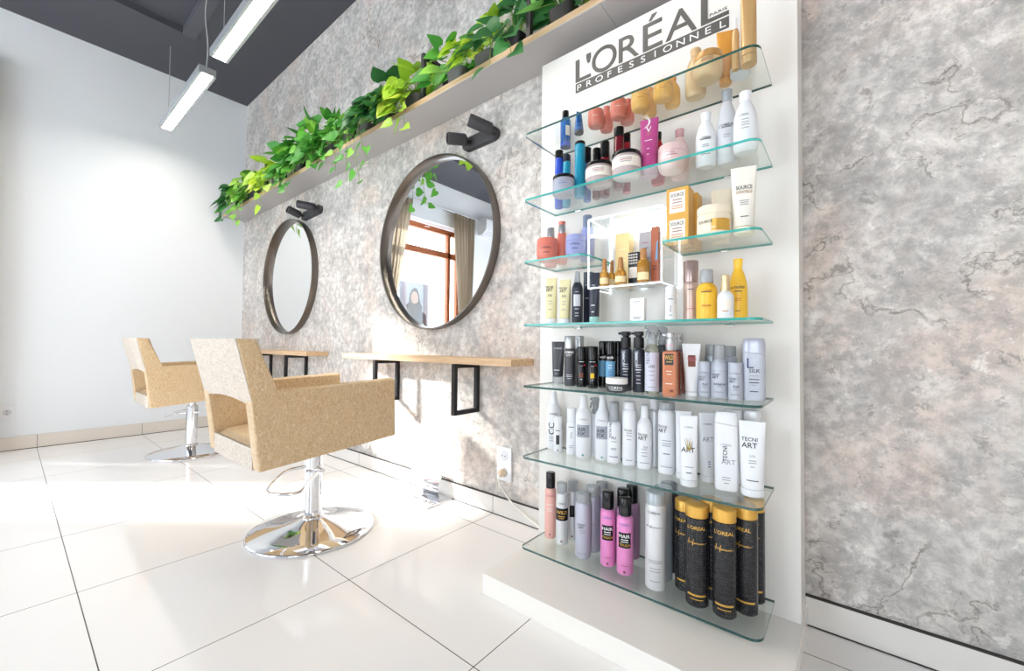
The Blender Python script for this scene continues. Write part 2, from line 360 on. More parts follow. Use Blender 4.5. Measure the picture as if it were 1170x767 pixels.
def sq_ring(r,n=40,p=5.):
    out=[]
    for k in range(n):
        a=2*PI*k/n; c,s=math.cos(a),math.sin(a); d=(abs(c)**p+abs(s)**p)**(-1/p); out.append((r*d*c,r*d*s))
    return out
def loft(bm,rings,cap0=True,cap1=True):
    R_=[[bm.verts.new(p) for p in ring] for ring in rings]; n=len(R_[0])
    for a,b in zip(R_,R_[1:]):
        for k in range(n): bm.faces.new((a[k],a[(k+1)%n],b[(k+1)%n],b[k]))
    if cap0: bm.faces.new(R_[0])
    if cap1: bm.faces.new(R_[-1])
def trigger_head(t,z,r,h,m):
    b=bm_new(); lathe(b,[(r*.55,z),(r*.58,z+h*.3),(r*.4,z+h*.42)],24)
    prism(b,[(-r*1.15,z+h*.78),(-r*.9,z+h*.98),(r*.35,z+h),(r*.8,z+h*.8),(r*.75,z+h*.55),(r*.3,z+h*.38),(-r*.4,z+h*.4),(-r*.5,z+h*.68)],'x',-r*.34,r*.34,bev=.0015)
    obj('spray_head',b,m,t).rotation_euler=(0,0,-1.1)
    b=bm_new(); prism(b,[(-r*.55,z+h*.66),(-r*.95,z+h*.6),(-r*1.2,z+h*.1),(-r*1.05,z+h*.08),(-r*.7,z+h*.45),(-r*.4,z+h*.5)],'x',-r*.2,r*.2,bev=.001)
    obj('trigger',b,m,t).rotation_euler=(0,0,-1.1)
def product(kind,x,y,z,r,H,o,name,label,cat,grp):
    rz=math.atan2(-x,y)*.85
    if 'rot' in o: rz=math.radians(o['rot'])
    if kind=='carton': rz=0
    t=thing(name,label,cat,(x,y,z),rz,grp)
    B=PAL[o['body']]; C=PAL[o.get('cap') or o['body']]
    if kind in ('can',):
        cf=o['cf']; cr=o['cr']; zc=H*(1-cf); sh=min(.012,r*.5) if cr<.97 else .0015
        prof=[(r*.9,0),(r*.99,.0025),(r,.006),(r,zc-sh),(r*(cr*.35+.62),zc-sh*.35),(r*cr*.93,zc)]
        b=bm_new(); lathe(b,prof,48,uv=True); obj('body',b,B,t)
        b=bm_new(); c2=r*cr; lathe(b,[(c2*.9,zc+.0002),(c2,zc+.001),(c2,H-.003),(c2*.93,H-.0006),(c2*.85,H)],40); obj('cap',b,C,t)
        if o.get('foot'):
            b=bm_new(); lathe(b,[(r*1.01,.0),(r*1.015,.012),(r*1.005,.013)],40); obj('foot_band',b,PAL[o['foot']],t)
        decorate(t,o,r,H,prof)
    elif kind=='cone':
        prof=[(r*.9,0),(r,.005),(r,H*.66),(r*.92,H*.71),(r*.62,H*.78),(r*.5,H*.8)]
        b=bm_new(); lathe(b,prof,48); obj('body',b,B,t)
        b=bm_new(); lathe(b,[(r*.6,H*.785),(r*.54,H*.82),(r*.44,H*.92),(r*.37,H*.985),(r*.30,H)],32); obj('nozzle',b,C,t)
        decorate(t,o,r,H,prof)
    elif kind=='flask':
        f=.66 if o.get('wide') else .72
        if o.get('tall'): f=.56
        prof=[(r*.9,0),(r*.99,.003),(r,.007),(r,H*(f-.1)),(r*.95,H*(f-.03)),(r*.78,H*(f+.03)),(r*.55,H*(f+.065)),(r*.5,H*(f+.08))]
        b=bm_new(); lathe(b,prof,48); obj('body',b,B,t)
        z0=H*(f+.07); cr=r*(.62 if o.get('wide') else .48)
        b=bm_new(); 
        if o.get('tall'): lathe(b,[(r*.55,z0),(r*.55,H*.82),(r*.5,H*.825),(r*.5,H*.99),(r*.45,H)],36)
        else: lathe(b,[(cr,z0),(cr*1.03,z0+.002),(cr,H-.004),(cr*.92,H-.001),(cr*.8,H)],36)
        obj('cap',b,C,t); decorate(t,o,r,H,prof)
    elif kind=='serie':
        prof=[(r*.82,0),(r*.95,.006),(r,H*.1),(r*.995,H*.48),(r*.93,H*.6),(r*.72,H*.73),(r*.5,H*.81),(r*.43,H*.845)]
        b=bm_new(); lathe(b,prof,48,sy=.82); obj('body',b,B,t)
        w=.62 if o.get('widecap') else .47
        b=bm_new()
        if o.get('widecap'): lathe(b,[(r*.42,H*.70),(r*w,H*.72),(r*w,H*.985),(r*w*.92,H)],36)
        else: lathe(b,[(r*.44,H*.846),(r*.46,H*.86),(r*.5,H*.97),(r*.52,H*.992),(r*.48,H)],36)
        obj('cap',b,C,t)
        if o.get('topc'):
            b=bm_new(); lathe(b,[(r*.63,H*.93),(r*.635,H*1.0),(r*.55,H*1.012)],36); obj('cap_top',b,PAL[o['topc']],t)
        decorate(t,o,r,H,prof,sy=.82)
    elif kind=='jar':
        zl=H*(1-o['lf']); prof=[(r*.86,0),(r*.95,.003),(r,.01),(r,zl-.003),(r*.95,zl)]
        b=bm_new(); lathe(b,prof,56); obj('body',b,B,t)
        b=bm_new(); lathe(b,[(r*.95,zl),(r*1.0,zl+.001),(r*1.0,H-.003),(r*.96,H-.0005),(r*.9,H)],56); obj('lid',b,C,t)
        decorate(t,o,r,H,prof)
    elif kind=='bowl':
        zl=H*.70; prof=[(r*.62,0),(r*.78,.002),(r*.9,H*.1),(r*.98,H*.25),(r,H*.4),(r*.985,zl-.001),(r*.96,zl)]
        b=bm_new(); lathe(b,prof,56); obj('body',b,B,t)
        b=bm_new(); lathe(b,[(r*.93,zl),(r*.985,zl+.0012),(r*.97,H*.93),(r*.92,H*.985),(r*.84,H)],56); obj('lid',b,C,t)
        decorate(t,o,r,H,prof)
    elif kind=='disc':
        b=bm_new(); lathe(b,[(r*.9,0),(r,.003),(r,.012),(r*.98,.013)],48); obj('body',b,B,t)
        b=bm_new(); lathe(b,[(r*1.01,.0131),(r*1.02,.014),(r*1.02,.021),(r*.97,.023)],48); obj('lid',b,C,t)
    elif kind=='tube':
        cf=o['capf']; tw=o['tw']; zc=H*cf; n=48; rings=[]
        def dims(f):  # half width, half depth at height fraction of the soft part
            return r*.93*(1+(tw/.93*.93-1)*f) if True else 0, r*.9*(1-f)**.8+.0016
        lv=[0,.06,.15,.3,.45,.6,.75,.87,.95,1.]
        prof=[]; ring0=[]
        for f in lv:
            a,d=dims(f); zz=zc+.001+(H-zc-.001)*f
            p=2.+f*1.2
            rings.append([(math.copysign(abs(math.cos(2*PI*k/n))**(2/p),math.cos(2*PI*k/n))*a,math.copysign(abs(math.sin(2*PI*k/n))**(2/p),math.sin(2*PI*k/n))*d,zz) for k in range(n)])
            prof.append((a,d,zz))
        b=bm_new(); loft(b,rings); obj('body',b,B,t)
        b=bm_new(); lathe(b,[(r*.9,0),(r*.96,.002),(r*.96,zc-.001),(r*.9,zc)],44); obj('cap',b,C,t)
        # front face of the tube carries the print
        def fn(off):
            def f(u,v):
                for (a0,d0,z0),(a1,d1,z1) in zip(prof,prof[1:]):
                    if v<=z1 or z1==prof[-1][2]:
                        k=min(max((v-z0)/(z1-z0),0),1); a=a0+(a1-a0)*k; d=d0+(d1-d0)*k; f_=(v-prof[0][2])/(prof[-1][2]-prof[0][2]); break
                p=2.+min(max(f_,0),1)*1.2; q=min(abs(u)/a,.98)
                return Vector((u,-d*(1-q**p)**(1/p)-off,v))
            return f
        if o.get('lab'):
            W=Wrap(fn(.0006)); W.rect(-r*.62,r*.62,o['lab'][1]*H,o['lab'][2]*H,o['lab'][0],10); W.make('label',t)
        W=Wrap(fn(.0011))
        for tx in (o.get('txt') or []):
            s,zf,h,col,u=tx[:5]; W.text(s,u*r,zf*H,h*H,col,tx[5] if len(tx)>5 else 0,maxw=1.5*r)
        for zf,wf,col in (o.get('lines') or []): W.rect(-r*.62*wf,r*.62*wf,zf*H-.0011,zf*H+.0011,col,5)
        if o.get('heart'):
            zz=o['heart']*H; mi=W.mi('rose_ink'); V=[]
            for k in range(24):
                a=2*PI*k/24; V.append(W.bm.verts.new(W.fn(.0004*16*math.sin(a)**3*1.1,zz+.0005*(13*math.cos(a)-5*math.cos(2*a)-2*math.cos(3*a)-math.cos(4*a)))))
            W.bm.faces.new(V).material_index=mi
            for k in range(3):
                mi=W.mi('white_ink'); pts=[(-.016+.005*k+.016*math.sin(q/12*PI*1.1)*(1-.2*k),zz+.02+.045*q/12) for q in range(13)]
                for (u0,v0),(u1,v1) in zip(pts,pts[1:]):
                    W.bm.faces.new([W.bm.verts.new(W.fn(*p)) for p in ((u0-.0008,v0),(u0+.0008,v0),(u1+.0008,v1),(u1-.0008,v1))]).material_index=mi
        if o.get('splash'):
            zz=o['splash']*H; q=random.Random(3)
            for k in range(14):
                mi=W.mi(('gold_ink','teal_ink','dark_ink')[k%3]); a=q.uniform(-.8,.8); l=q.uniform(.014,.032); u0=q.uniform(-.006,.006)
                W.bm.faces.new([W.bm.verts.new(W.fn(*p)) for p in ((u0-.0012,zz-.006),(u0+.0012,zz-.006),(u0+l*math.sin(a)*.5,zz+l))]).material_index=mi
        W.make('lettering',t)
    elif kind=='pump':
        bf=o['bf']; hb=H*bf; p=7. if o.get('sq') else 2.
        rr=r*(.92 if o.get('sq') else 1)
        sh=[(rr*.9,0),(rr,.004),(rr,hb-.012),(rr*.93,hb-.004),(rr*.55,hb)]
        b=bm_new()
        if o.get('sq'): loft(b,[[(x_,y_,zz) for x_,y_ in sq_ring(q,44,p if q>rr*.6 else 2.)] for q,zz in sh])
        else: lathe(b,sh,44)
        obj('body',b,B,t)
        b=bm_new(); cw=r*.62 if o.get('sq') else r*.86
        lathe(b,[(cw,hb+.0003),(cw*1.02,hb+.002),(cw*.98,H*.9),(cw*.9,H*.905)],36); obj('collar',b,C,t)
        b=bm_new(); lathe(b,[(cw*.6,H*.906),(cw*.62,H*.93),(cw*.95,H*.935),(cw*.95,H*.993),(cw*.85,H)],36)
        box(b,(-cw*.95,-cw*.3,H*.968),(cw*1.1,cw*.45,H*.04),bev=.0015); obj('pump_head',b,C,t)
        if o.get('sq'):
            def fn(off): return lambda u,v: Vector((u,-rr-off,v))
            if o.get('lab'):
                W=Wrap(fn(.0004)); W.rect(-rr*.62,rr*.62,o['lab'][1]*H*.98,o['lab'][2]*H*.98,o['lab'][0]); W.make('label',t)
            W=Wrap(fn(.0009))
            for tx in (o.get('txt') or []): W.text(tx[0],tx[4]*r,tx[1]*H*.98,tx[2]*H,tx[3],maxw=1.2*rr)
            for zf,wf,col in (o.get('lines') or []): W.rect(-rr*.8*wf,rr*.8*wf,zf*H*.98-.001,zf*H*.98+.001,col)
            if o.get('dot'): W.rect(.002,.012,.012,.019,o['dot'][0])
            W.make('lettering',t)
        else: decorate(t,o,r,H,sh)
    elif kind=='spray':
        hb=H*.72; prof=[(r*.9,0),(r,.004),(r,hb*.86),(r*.95,hb*.92),(r*.6,hb)]
        b=bm_new(); lathe(b,prof,44); obj('body',b,B,t)
        b=bm_new(); lathe(b,[(r*.66,hb+.0003),(r*.68,hb+.002),(r*.66,hb+H*.07),(r*.5,hb+H*.075)],32); obj('collar',b,C,t)
        trigger_head(t,hb+H*.076,r*.95,H-hb-H*.076,C); decorate(t,o,r,H,prof)
    elif kind=='slab':
        d=o['depth']; n=48; cf=o.get('capf',.16)
        def ring(a,zz,tilt=0): return [(c_,s_*d,zz+tilt*c_) for c_,s_ in sq_ring(a,n,3.2)]
        zc=H*(1-cf); sl=-.22
        b=bm_new(); loft(b,[ring(r*.9,0),ring(r*.97,.004),ring(r,.012),ring(r,zc*.9),ring(r*.99,zc,sl*.6)]); obj('body',b,B,t)
        b=bm_new(); loft(b,[ring(r*.985,zc+.0012,sl*.6),ring(r*.97,zc+(H-zc)*.6,sl*.2),ring(r*.9,H-.003),ring(r*.8,H)]); obj('flip_cap',b,C,t)
        def fn(off):
            def f(u,v):
                q=min(abs(u)/r,.97); return Vector((u,-(r*(1-q**3.2)**(1/3.2))*d-off,v))
            return f
        W=Wrap(fn(.001))
        for tx in (o.get('txt') or []): W.text(tx[0],tx[4]*r,tx[1]*H,tx[2]*H,tx[3],tx[5] if len(tx)>5 else 0,maxw=None if len(tx)>5 else 1.4*r)
        for zf,wf,col in (o.get('lines') or []): W.rect(-r*.7*wf,r*.7*wf,zf*H-.0011,zf*H+.0011,col,6)
        W.make('lettering',t)
    elif kind=='dropper':
        if o.get('big'):
            prof=[(r*.9,0),(r,.003),(r,H*.60),(r*.9,H*.64),(r*.5,H*.68),(r*.48,H*.70)]; zc=H*.70; cp=[(r*.52,zc),(r*.54,zc+.001),(r*.5,H-.002),(r*.45,H)]
        else:
            prof=[(r*.9,0),(r,.003),(r,H*.42),(r*.88,H*.49),(r*.45,H*.55),(r*.42,H*.58)]; zc=H*.58; cp=[(r*.5,zc),(r*.52,zc+.001),(r*.4,H-.004),(r*.33,H)]
        b=bm_new(); lathe(b,prof,40); obj('body',b,B,t)
        b=bm_new(); lathe(b,cp,32); obj('cap',b,C,t)
        b=bm_new(); lathe(b,[(r*.56,zc-H*.035),(r*.58,zc-H*.03),(r*.58,zc-.0004),(r*.5,zc-.0002)],32); obj('neck_ring',b,PAL['gold_satin'],t)
        decorate(t,o,r,H,prof)
    elif kind=='carton':
        d=o['depth']; b=bm_new(); box(b,(0,d/2,H/2),(2*r,d,H),bev=.0008); obj('body',b,B,t,smooth=False)
        def fn(off): return lambda u,v: Vector((u,-off,v))
        if o.get('lab'):
            L=o['lab']; W=Wrap(fn(.0005)); W.rect(-r*L[3],r*L[3],L[1]*H,L[2]*H,L[0]); W.make('label',t)
        W=Wrap(fn(.0009))
        if o.get('dots'):
            for i in range(5):
                for j in range(4):
                    W.rect(-r*.85+i*r*.37,-r*.85+i*r*.37+r*.2,H*(.64+.085*j),H*(.64+.085*j)+H*.05,'pale_ink')
        if o.get('stripe'):
            mi=W.mi(o['stripe']); W.bm.faces.new([W.bm.verts.new(W.fn(*p)) for p in ((r*.2,H*.4),(r*.8,H*.42),(r*.9,H*.75),(r*.55,H*.72))]).material_index=mi
        for tx in (o.get('txt') or []): W.text(tx[0],0,tx[1]*H,tx[2]*H,tx[3],maxw=1.2*r)
        for zf,wf,col in (o.get('lines') or []): W.rect(-r*.85*wf,r*.85*wf,zf*H-.0011,zf*H+.0011,col)
        W.make('lettering',t)
    return t
ITEMS=[
('can', -0.8699, 1.2996, 0.107, 0.0211, 0.239, {'body': 'pink_satin', 'cap': 'black_gloss', 'cf': 0.24, 'cr': 0.82, 'txt': [("L'OREAL", 0.66, 0.03, 'rose_ink', 0), ('PASTEL', 0.52, 0.026, 'white_ink', 0)], 'lines': [(0.46, 0.9, 'white_ink'), (0.43, 0.7, 'white_ink')], 'dot': ('rose_ink', 0.07)}, 'spray_can', 'pale pink spray can with black cap, leftmost on the bottom shelf', 'spray can', 'spray cans on the bottom glass shelf'),
('can', -0.81, 1.2856, 0.107, 0.022, 0.2173, {'body': 'silver_white', 'cap': 'clear_grey', 'cf': 0.17, 'cr': 0.86, 'lab': ('black_gloss', 0.4, 0.6, 80), 'txt': [('WILD', 0.535, 0.055, 'gold_ink', 0), ("L'OREAL", 0.68, 0.024, 'dark_ink', 0)], 'lines': [(0.47, 0.9, 'gold_ink'), (0.44, 0.7, 'gold_ink')], 'dot': ('brown_ink', 0.07)}, 'spray_can', 'silver white can with black and gold label band, second from left on the bottom shelf', 'spray can', 'spray cans on the bottom glass shelf'),
('can', -0.8006, 1.3429, 0.107, 0.02, 0.2106, {'body': 'silver_white', 'cap': 'clear_grey', 'cf': 0.17, 'cr': 0.86, 'lab': ('black_gloss', 0.4, 0.6, 26), 'dot': ('brown_ink', 0.07)}, 'spray_can', 'silver can with narrow black label strip behind the can with the black and gold band', 'spray can', 'spray cans on the bottom glass shelf'),
('can', -0.7062, 1.2539, 0.107, 0.0263, 0.2146, {'body': 'lilac_silver', 'cap': 'clear_grey', 'cf': 0.15, 'cr': 0.9, 'txt': [('TECNI', 0.53, 0.03, 'dark_ink', -0.2), ('ART', 0.49, 0.032, 'dark_ink', -0.2)], 'lines': [(0.44, 0.7, 'grey_ink'), (0.41, 0.6, 'grey_ink'), (0.09, 1.0, 'grey_ink')]}, 'spray_can', 'lilac silver spray can with clear cap, frontmost of its row of three', 'spray can', 'spray cans on the bottom glass shelf'),
('can', -0.7009, 1.3129, 0.107, 0.0255, 0.2227, {'body': 'lilac_silver', 'cap': 'clear_grey', 'cf': 0.15, 'cr': 0.9, 'lines': [(0.44, 0.7, 'grey_ink')]}, 'spray_can', 'lilac silver spray can with clear cap, middle of its row of three', 'spray can', 'spray cans on the bottom glass shelf'),
('can', -0.6921, 1.3611, 0.107, 0.0229, 0.2252, {'body': 'lilac_silver', 'cap': 'clear_grey', 'cf': 0.15, 'cr': 0.9, 'lines': [(0.44, 0.7, 'grey_ink')]}, 'spray_can', 'lilac silver spray can with clear cap, rearmost of its row of three', 'spray can', 'spray cans on the bottom glass shelf'),
('can', -0.6186, 1.2622, 0.107, 0.0244, 0.237, {'body': 'pink_hot', 'cap': 'black_gloss', 'cf': 0.24, 'cr': 0.76, 'lab': ('black_gloss', 0.36, 0.56, 44), 'txt': [('HAIR', 0.515, 0.045, 'white_ink', 0), ('TOUCH', 0.4, 0.03, 'gold_ink', 0), ("L'OREAL", 0.665, 0.026, 'blue_ink', 0)], 'lines': [(0.47, 0.7, 'white_ink'), (0.44, 0.7, 'white_ink'), (0.13, 0.8, 'rose_ink')], 'dot': ('brown_ink', 0.05)}, 'spray_can', 'bright pink spray can with black cap, left one of the front pink pair', 'spray can', 'spray cans on the bottom glass shelf'),
('can', -0.5548, 1.2521, 0.107, 0.0255, 0.2349, {'body': 'pink_hot', 'cap': 'black_gloss', 'cf': 0.24, 'cr': 0.76, 'lab': ('black_gloss', 0.36, 0.56, 44), 'txt': [('HAIR', 0.515, 0.045, 'white_ink', 0), ('TOUCH', 0.4, 0.03, 'gold_ink', 0), ("L'OREAL", 0.665, 0.026, 'blue_ink', 0)], 'lines': [(0.47, 0.7, 'white_ink'), (0.44, 0.7, 'white_ink'), (0.13, 0.8, 'rose_ink')], 'dot': ('brown_ink', 0.05)}, 'spray_can', 'bright pink spray can with black cap, right one of the front pink pair', 'spray can', 'spray cans on the bottom glass shelf'),
('can', -0.5815, 1.2946, 0.107, 0.0241, 0.2451, {'body': 'mauve', 'cap': 'black_gloss', 'cf': 0.24, 'cr': 0.76}, 'spray_can', 'pink spray can with black cap, mostly hidden behind the right bright pink can', 'spray can', 'spray cans on the bottom glass shelf'),
('can', -0.5774, 1.3589, 0.107, 0.0249, 0.2406, {'body': 'mauve', 'cap': 'black_gloss', 'cf': 0.24, 'cr': 0.76}, 'spray_can', 'dusky mauve spray can with black cap, rearmost behind the bright pink cans', 'spray can', 'spray cans on the bottom glass shelf'),
('can', -0.4522, 1.2369, 0.107, 0.0295, 0.2813, {'body': 'silver_white', 'cap': 'silver_grey', 'cf': 0.13, 'cr': 0.96, 'txt': [("L'OREAL", 0.8, 0.026, 'dark_ink', -0.1), ('Infinium', 0.655, 0.035, 'dark_ink', -0.1)], 'lines': [(0.31, 1.1, 'grey_ink'), (0.29, 1.1, 'grey_ink'), (0.23, 0.8, 'grey_ink'), (0.2, 0.8, 'grey_ink'), (0.1, 0.8, 'grey_ink')]}, 'spray_can', 'tall brushed silver spray can, frontmost of the silver row beside the black cans', 'spray can', 'spray cans on the bottom glass shelf'),
('can', -0.4518, 1.2988, 0.107, 0.0279, 0.2794, {'body': 'silver_grey', 'cap': 'silver_grey', 'cf': 0.13, 'cr': 0.96}, 'spray_can', 'tall silver spray can standing second in the silver row', 'spray can', 'spray cans on the bottom glass shelf'),
('can', -0.4528, 1.3577, 0.107, 0.0262, 0.2761, {'body': 'dark_grey', 'cap': 'dark_grey', 'cf': 0.13, 'cr': 0.96}, 'spray_can', 'tall dark grey spray can at the rear of the silver row', 'spray can', 'spray cans on the bottom glass shelf'),
('can', -0.3827, 1.289, 0.107, 0.0287, 0.2599, {'body': 'croc_black', 'cap': 'gold_satin', 'cf': 0.12, 'cr': 0.99, 'txt': [("L'OREAL", 0.79, 0.036, 'gold_ink', -0.45), ('Infinium', 0.645, 0.075, 'gold_ink', -0.3)], 'lines': [(0.13, 1.3, 'gold_ink'), (0.12, 1.3, 'gold_ink')]}, 'spray_can', 'tall black crocodile print can with gold cap, leftmost of the black group', 'spray can', 'spray cans on the bottom glass shelf'),
('can', -0.335, 1.2348, 0.107, 0.0301, 0.2733, {'body': 'croc_black', 'cap': 'gold_satin', 'cf': 0.12, 'cr': 0.99, 'txt': [("L'OREAL", 0.79, 0.036, 'gold_ink', 0), ('Infinium', 0.645, 0.075, 'gold_ink', 0)], 'lines': [(0.13, 1.3, 'gold_ink'), (0.12, 1.3, 'gold_ink'), (0.085, 0.9, 'gold_ink')]}, 'spray_can', 'black crocodile print can with gold cap and script, front left of the black group', 'spray can', 'spray cans on the bottom glass shelf'),
('can', -0.2647, 1.2324, 0.107, 0.0292, 0.2818, {'body': 'croc_black', 'cap': 'gold_satin', 'cf': 0.12, 'cr': 0.99, 'txt': [("L'OREAL", 0.79, 0.036, 'gold_ink', 0), ('Infinium', 0.645, 0.075, 'gold_ink', 0)], 'lines': [(0.13, 1.3, 'gold_ink'), (0.12, 1.3, 'gold_ink'), (0.085, 0.9, 'gold_ink')]}, 'spray_can', 'black crocodile print can with gold cap and script, frontmost near the shelf corner', 'spray can', 'spray cans on the bottom glass shelf'),
('can', -0.2218, 1.2831, 0.107, 0.0278, 0.2855, {'body': 'croc_black', 'cap': 'gold_satin', 'cf': 0.12, 'cr': 0.99, 'txt': [("L'OREAL", 0.79, 0.036, 'gold_ink', -0.45), ('Infinium', 0.645, 0.075, 'gold_ink', -0.3)], 'lines': [(0.13, 1.3, 'gold_ink'), (0.12, 1.3, 'gold_ink')]}, 'spray_can', 'tall black crocodile print can with gold cap, front right beside the shelf edge', 'spray can', 'spray cans on the bottom glass shelf'),
('can', -0.2143, 1.3549, 0.107, 0.0267, 0.2848, {'body': 'croc_black', 'cap': 'gold_satin', 'cf': 0.12, 'cr': 0.99, 'txt': [("L'OREAL", 0.79, 0.036, 'gold_ink', -0.45), ('Infinium', 0.645, 0.075, 'gold_ink', -0.3)], 'lines': [(0.13, 1.3, 'gold_ink'), (0.12, 1.3, 'gold_ink')]}, 'spray_can', 'tall black can half hidden behind the rightmost front black can', 'spray can', 'spray cans on the bottom glass shelf'),
('can', -0.3121, 1.2947, 0.107, 0.0282, 0.2777, {'body': 'croc_black', 'cap': 'gold_satin', 'cf': 0.12, 'cr': 0.99, 'txt': [("L'OREAL", 0.79, 0.036, 'gold_ink', -0.45), ('Infinium', 0.645, 0.075, 'gold_ink', -0.3)], 'lines': [(0.13, 1.3, 'gold_ink'), (0.12, 1.3, 'gold_ink')]}, 'spray_can', 'tall black can seen only in the gap between the two front black cans', 'spray can', 'spray cans on the bottom glass shelf'),
('cone', -0.8889, 1.3466, 0.424, 0.0269, 0.2177, {'body': 'white_plastic', 'cap': 'white_plastic', 'txt': [('CC', 0.36, 0.11, 'dark_ink', -0.25, 90), ("L'OREAL", 0.62, 0.03, 'dark_ink', 0)], 'lines': [(0.22, 0.9, 'grey_ink'), (0.19, 0.9, 'grey_ink'), (0.15, 0.9, 'grey_ink')]}, 'nozzle_bottle', 'white bottle with pointed nozzle and big black curved letters, leftmost on its shelf', 'bottle', 'white styling products on the second shelf from the bottom'),
('can', -0.841, 1.3035, 0.424, 0.0162, 0.1319, {'body': 'white_plastic', 'cap': 'white_plastic', 'cf': 0.32, 'cr': 0.9, 'lab': ('dark_ink', 0.24, 0.5, 22), 'lines': [(0.62, 0.9, 'dark_ink')], 'dot': ('grey_ink', 0.08)}, 'spray_bottle', 'small white bottle with black label square, in front of the pointed nozzle bottle', 'bottle', 'white styling products on the second shelf from the bottom'),
('can', -0.7906, 1.3164, 0.424, 0.019, 0.1674, {'body': 'white_plastic', 'cap': 'white_plastic', 'cf': 0.3, 'cr': 0.88, 'txt': [('TECNI', 0.42, 0.035, 'grey_ink', 0, 90)], 'lines': [(0.6, 0.9, 'dark_ink'), (0.2, 0.6, 'grey_ink'), (0.16, 0.6, 'grey_ink')]}, 'spray_can', 'slim white can with rounded cap between the nozzle bottle and the mousse cans', 'spray can', 'white styling products on the second shelf from the bottom'),
('cone', -0.7409, 1.3155, 0.424, 0.0278, 0.2191, {'body': 'white_plastic', 'cap': 'white_plastic', 'lab': ('grey_label', 0.33, 0.53, 50), 'txt': [('AIR', 0.46, 0.06, 'dark_ink', -0.2), ('FIX', 0.39, 0.06, 'dark_ink', -0.2), ("L'OREAL", 0.62, 0.028, 'grey_ink', 0)], 'dot': ('teal_ink', 0.05)}, 'mousse_can', 'white mousse can with grey label, left one of the two', 'mousse can', 'white styling products on the second shelf from the bottom'),
('spray', -0.7135, 1.3554, 0.424, 0.02, 0.2091, {'body': 'white_plastic', 'cap': 'clear_grey'}, 'trigger_spray_bottle', 'white spray bottle with clear trigger peeking out between the two mousse cans', 'spray bottle', 'white styling products on the second shelf from the bottom'),
('cone', -0.6743, 1.3307, 0.424, 0.0257, 0.2212, {'body': 'white_plastic', 'cap': 'white_plastic', 'lab': ('grey_label', 0.33, 0.53, 50), 'txt': [('AIR', 0.46, 0.06, 'dark_ink', -0.2), ('FIX', 0.39, 0.06, 'dark_ink', -0.2), ("L'OREAL", 0.62, 0.028, 'grey_ink', 0)], 'dot': ('teal_ink', 0.05)}, 'mousse_can', 'white mousse can with grey label, right one of the two', 'mousse can', 'white styling products on the second shelf from the bottom'),
('can', -0.6257, 1.3213, 0.424, 0.0232, 0.2043, {'body': 'white_plastic', 'cap': 'clear_grey', 'cf': 0.32, 'cr': 0.68, 'txt': [('TECNI ART', 0.55, 0.04, 'dark_ink', -0.5, 90), ('PLI', 0.42, 0.04, 'dark_ink', 0)], 'lines': [(0.36, 0.7, 'grey_ink'), (0.25, 0.6, 'grey_ink'), (0.23, 0.6, 'grey_ink'), (0.11, 1.0, 'dark_ink')]}, 'pump_spray_bottle', 'white spray bottle with tall clear cap, right of the mousse cans', 'spray bottle', 'white styling products on the second shelf from the bottom'),
('can', -0.5708, 1.3199, 0.424, 0.0224, 0.2115, {'body': 'white_plastic', 'cap': 'white_plastic', 'cf': 0.12, 'cr': 0.82, 'txt': [('TECNI', 0.56, 0.03, 'dark_ink', -0.2)], 'lines': [(0.52, 0.6, 'grey_ink'), (0.48, 0.6, 'grey_ink'), (0.42, 0.5, 'grey_ink'), (0.1, 0.8, 'grey_ink')]}, 'spray_can', 'tall plain white can standing between the clear capped spray and the flask bottle', 'spray can', 'white styling products on the second shelf from the bottom'),
('flask', -0.5186, 1.3196, 0.424, 0.0237, 0.2047, {'body': 'white_plastic', 'cap': 'white_plastic', 'txt': [('TECNI', 0.545, 0.04, 'dark_ink', -0.3), ('ART', 0.49, 0.055, 'dark_ink', -0.3), ('liss', 0.36, 0.04, 'grey_ink', 0.2)], 'lines': [(0.32, 0.6, 'grey_ink'), (0.27, 0.6, 'grey_ink'), (0.22, 0.6, 'grey_ink'), (0.11, 1.0, 'grey_ink')]}, 'flask_bottle', 'white bottle with narrow neck cap and black art lettering, before a tall silver white can', 'bottle', 'white styling products on the second shelf from the bottom'),
('can', -0.5033, 1.3636, 0.424, 0.0198, 0.2283, {'body': 'silver_white', 'cap': 'white_plastic', 'cf': 0.18, 'cr': 0.8}, 'spray_can', 'tall silver white can behind the narrow necked white bottle', 'spray can', 'white styling products on the second shelf from the bottom'),
('can', -0.4468, 1.3188, 0.424, 0.0263, 0.2226, {'body': 'white_plastic', 'cap': 'clear_grey', 'cf': 0.115, 'cr': 0.9, 'txt': [('TECNI', 0.66, 0.035, 'dark_ink', -0.55), ('ART', 0.605, 0.05, 'dark_ink', -0.55)], 'lines': [(0.47, 0.8, 'grey_ink'), (0.43, 0.8, 'grey_ink'), (0.4, 0.8, 'grey_ink'), (0.29, 0.6, 'dark_ink'), (0.11, 1.1, 'grey_ink')]}, 'spray_can', 'broad white hairspray can left of the white tubes', 'spray can', 'white styling products on the second shelf from the bottom'),
('tube', -0.3602, 1.2462, 0.424, 0.0236, 0.1969, {'body': 'white_plastic', 'cap': 'white_plastic', 'capf': 0.09, 'tw': 1.1, 'rot': 18, 'splash': 0.55, 'txt': [('ART', 0.52, 0.07, 'dark_ink', -0.1), ("L'OREAL", 0.84, 0.025, 'grey_ink', 0)], 'lines': [(0.28, 0.8, 'grey_ink'), (0.2, 0.5, 'dark_ink')]}, 'cream_tube', 'white tube with a splash of gold and green lines, left of the tall tubes', 'tube', 'white styling products on the second shelf from the bottom'),
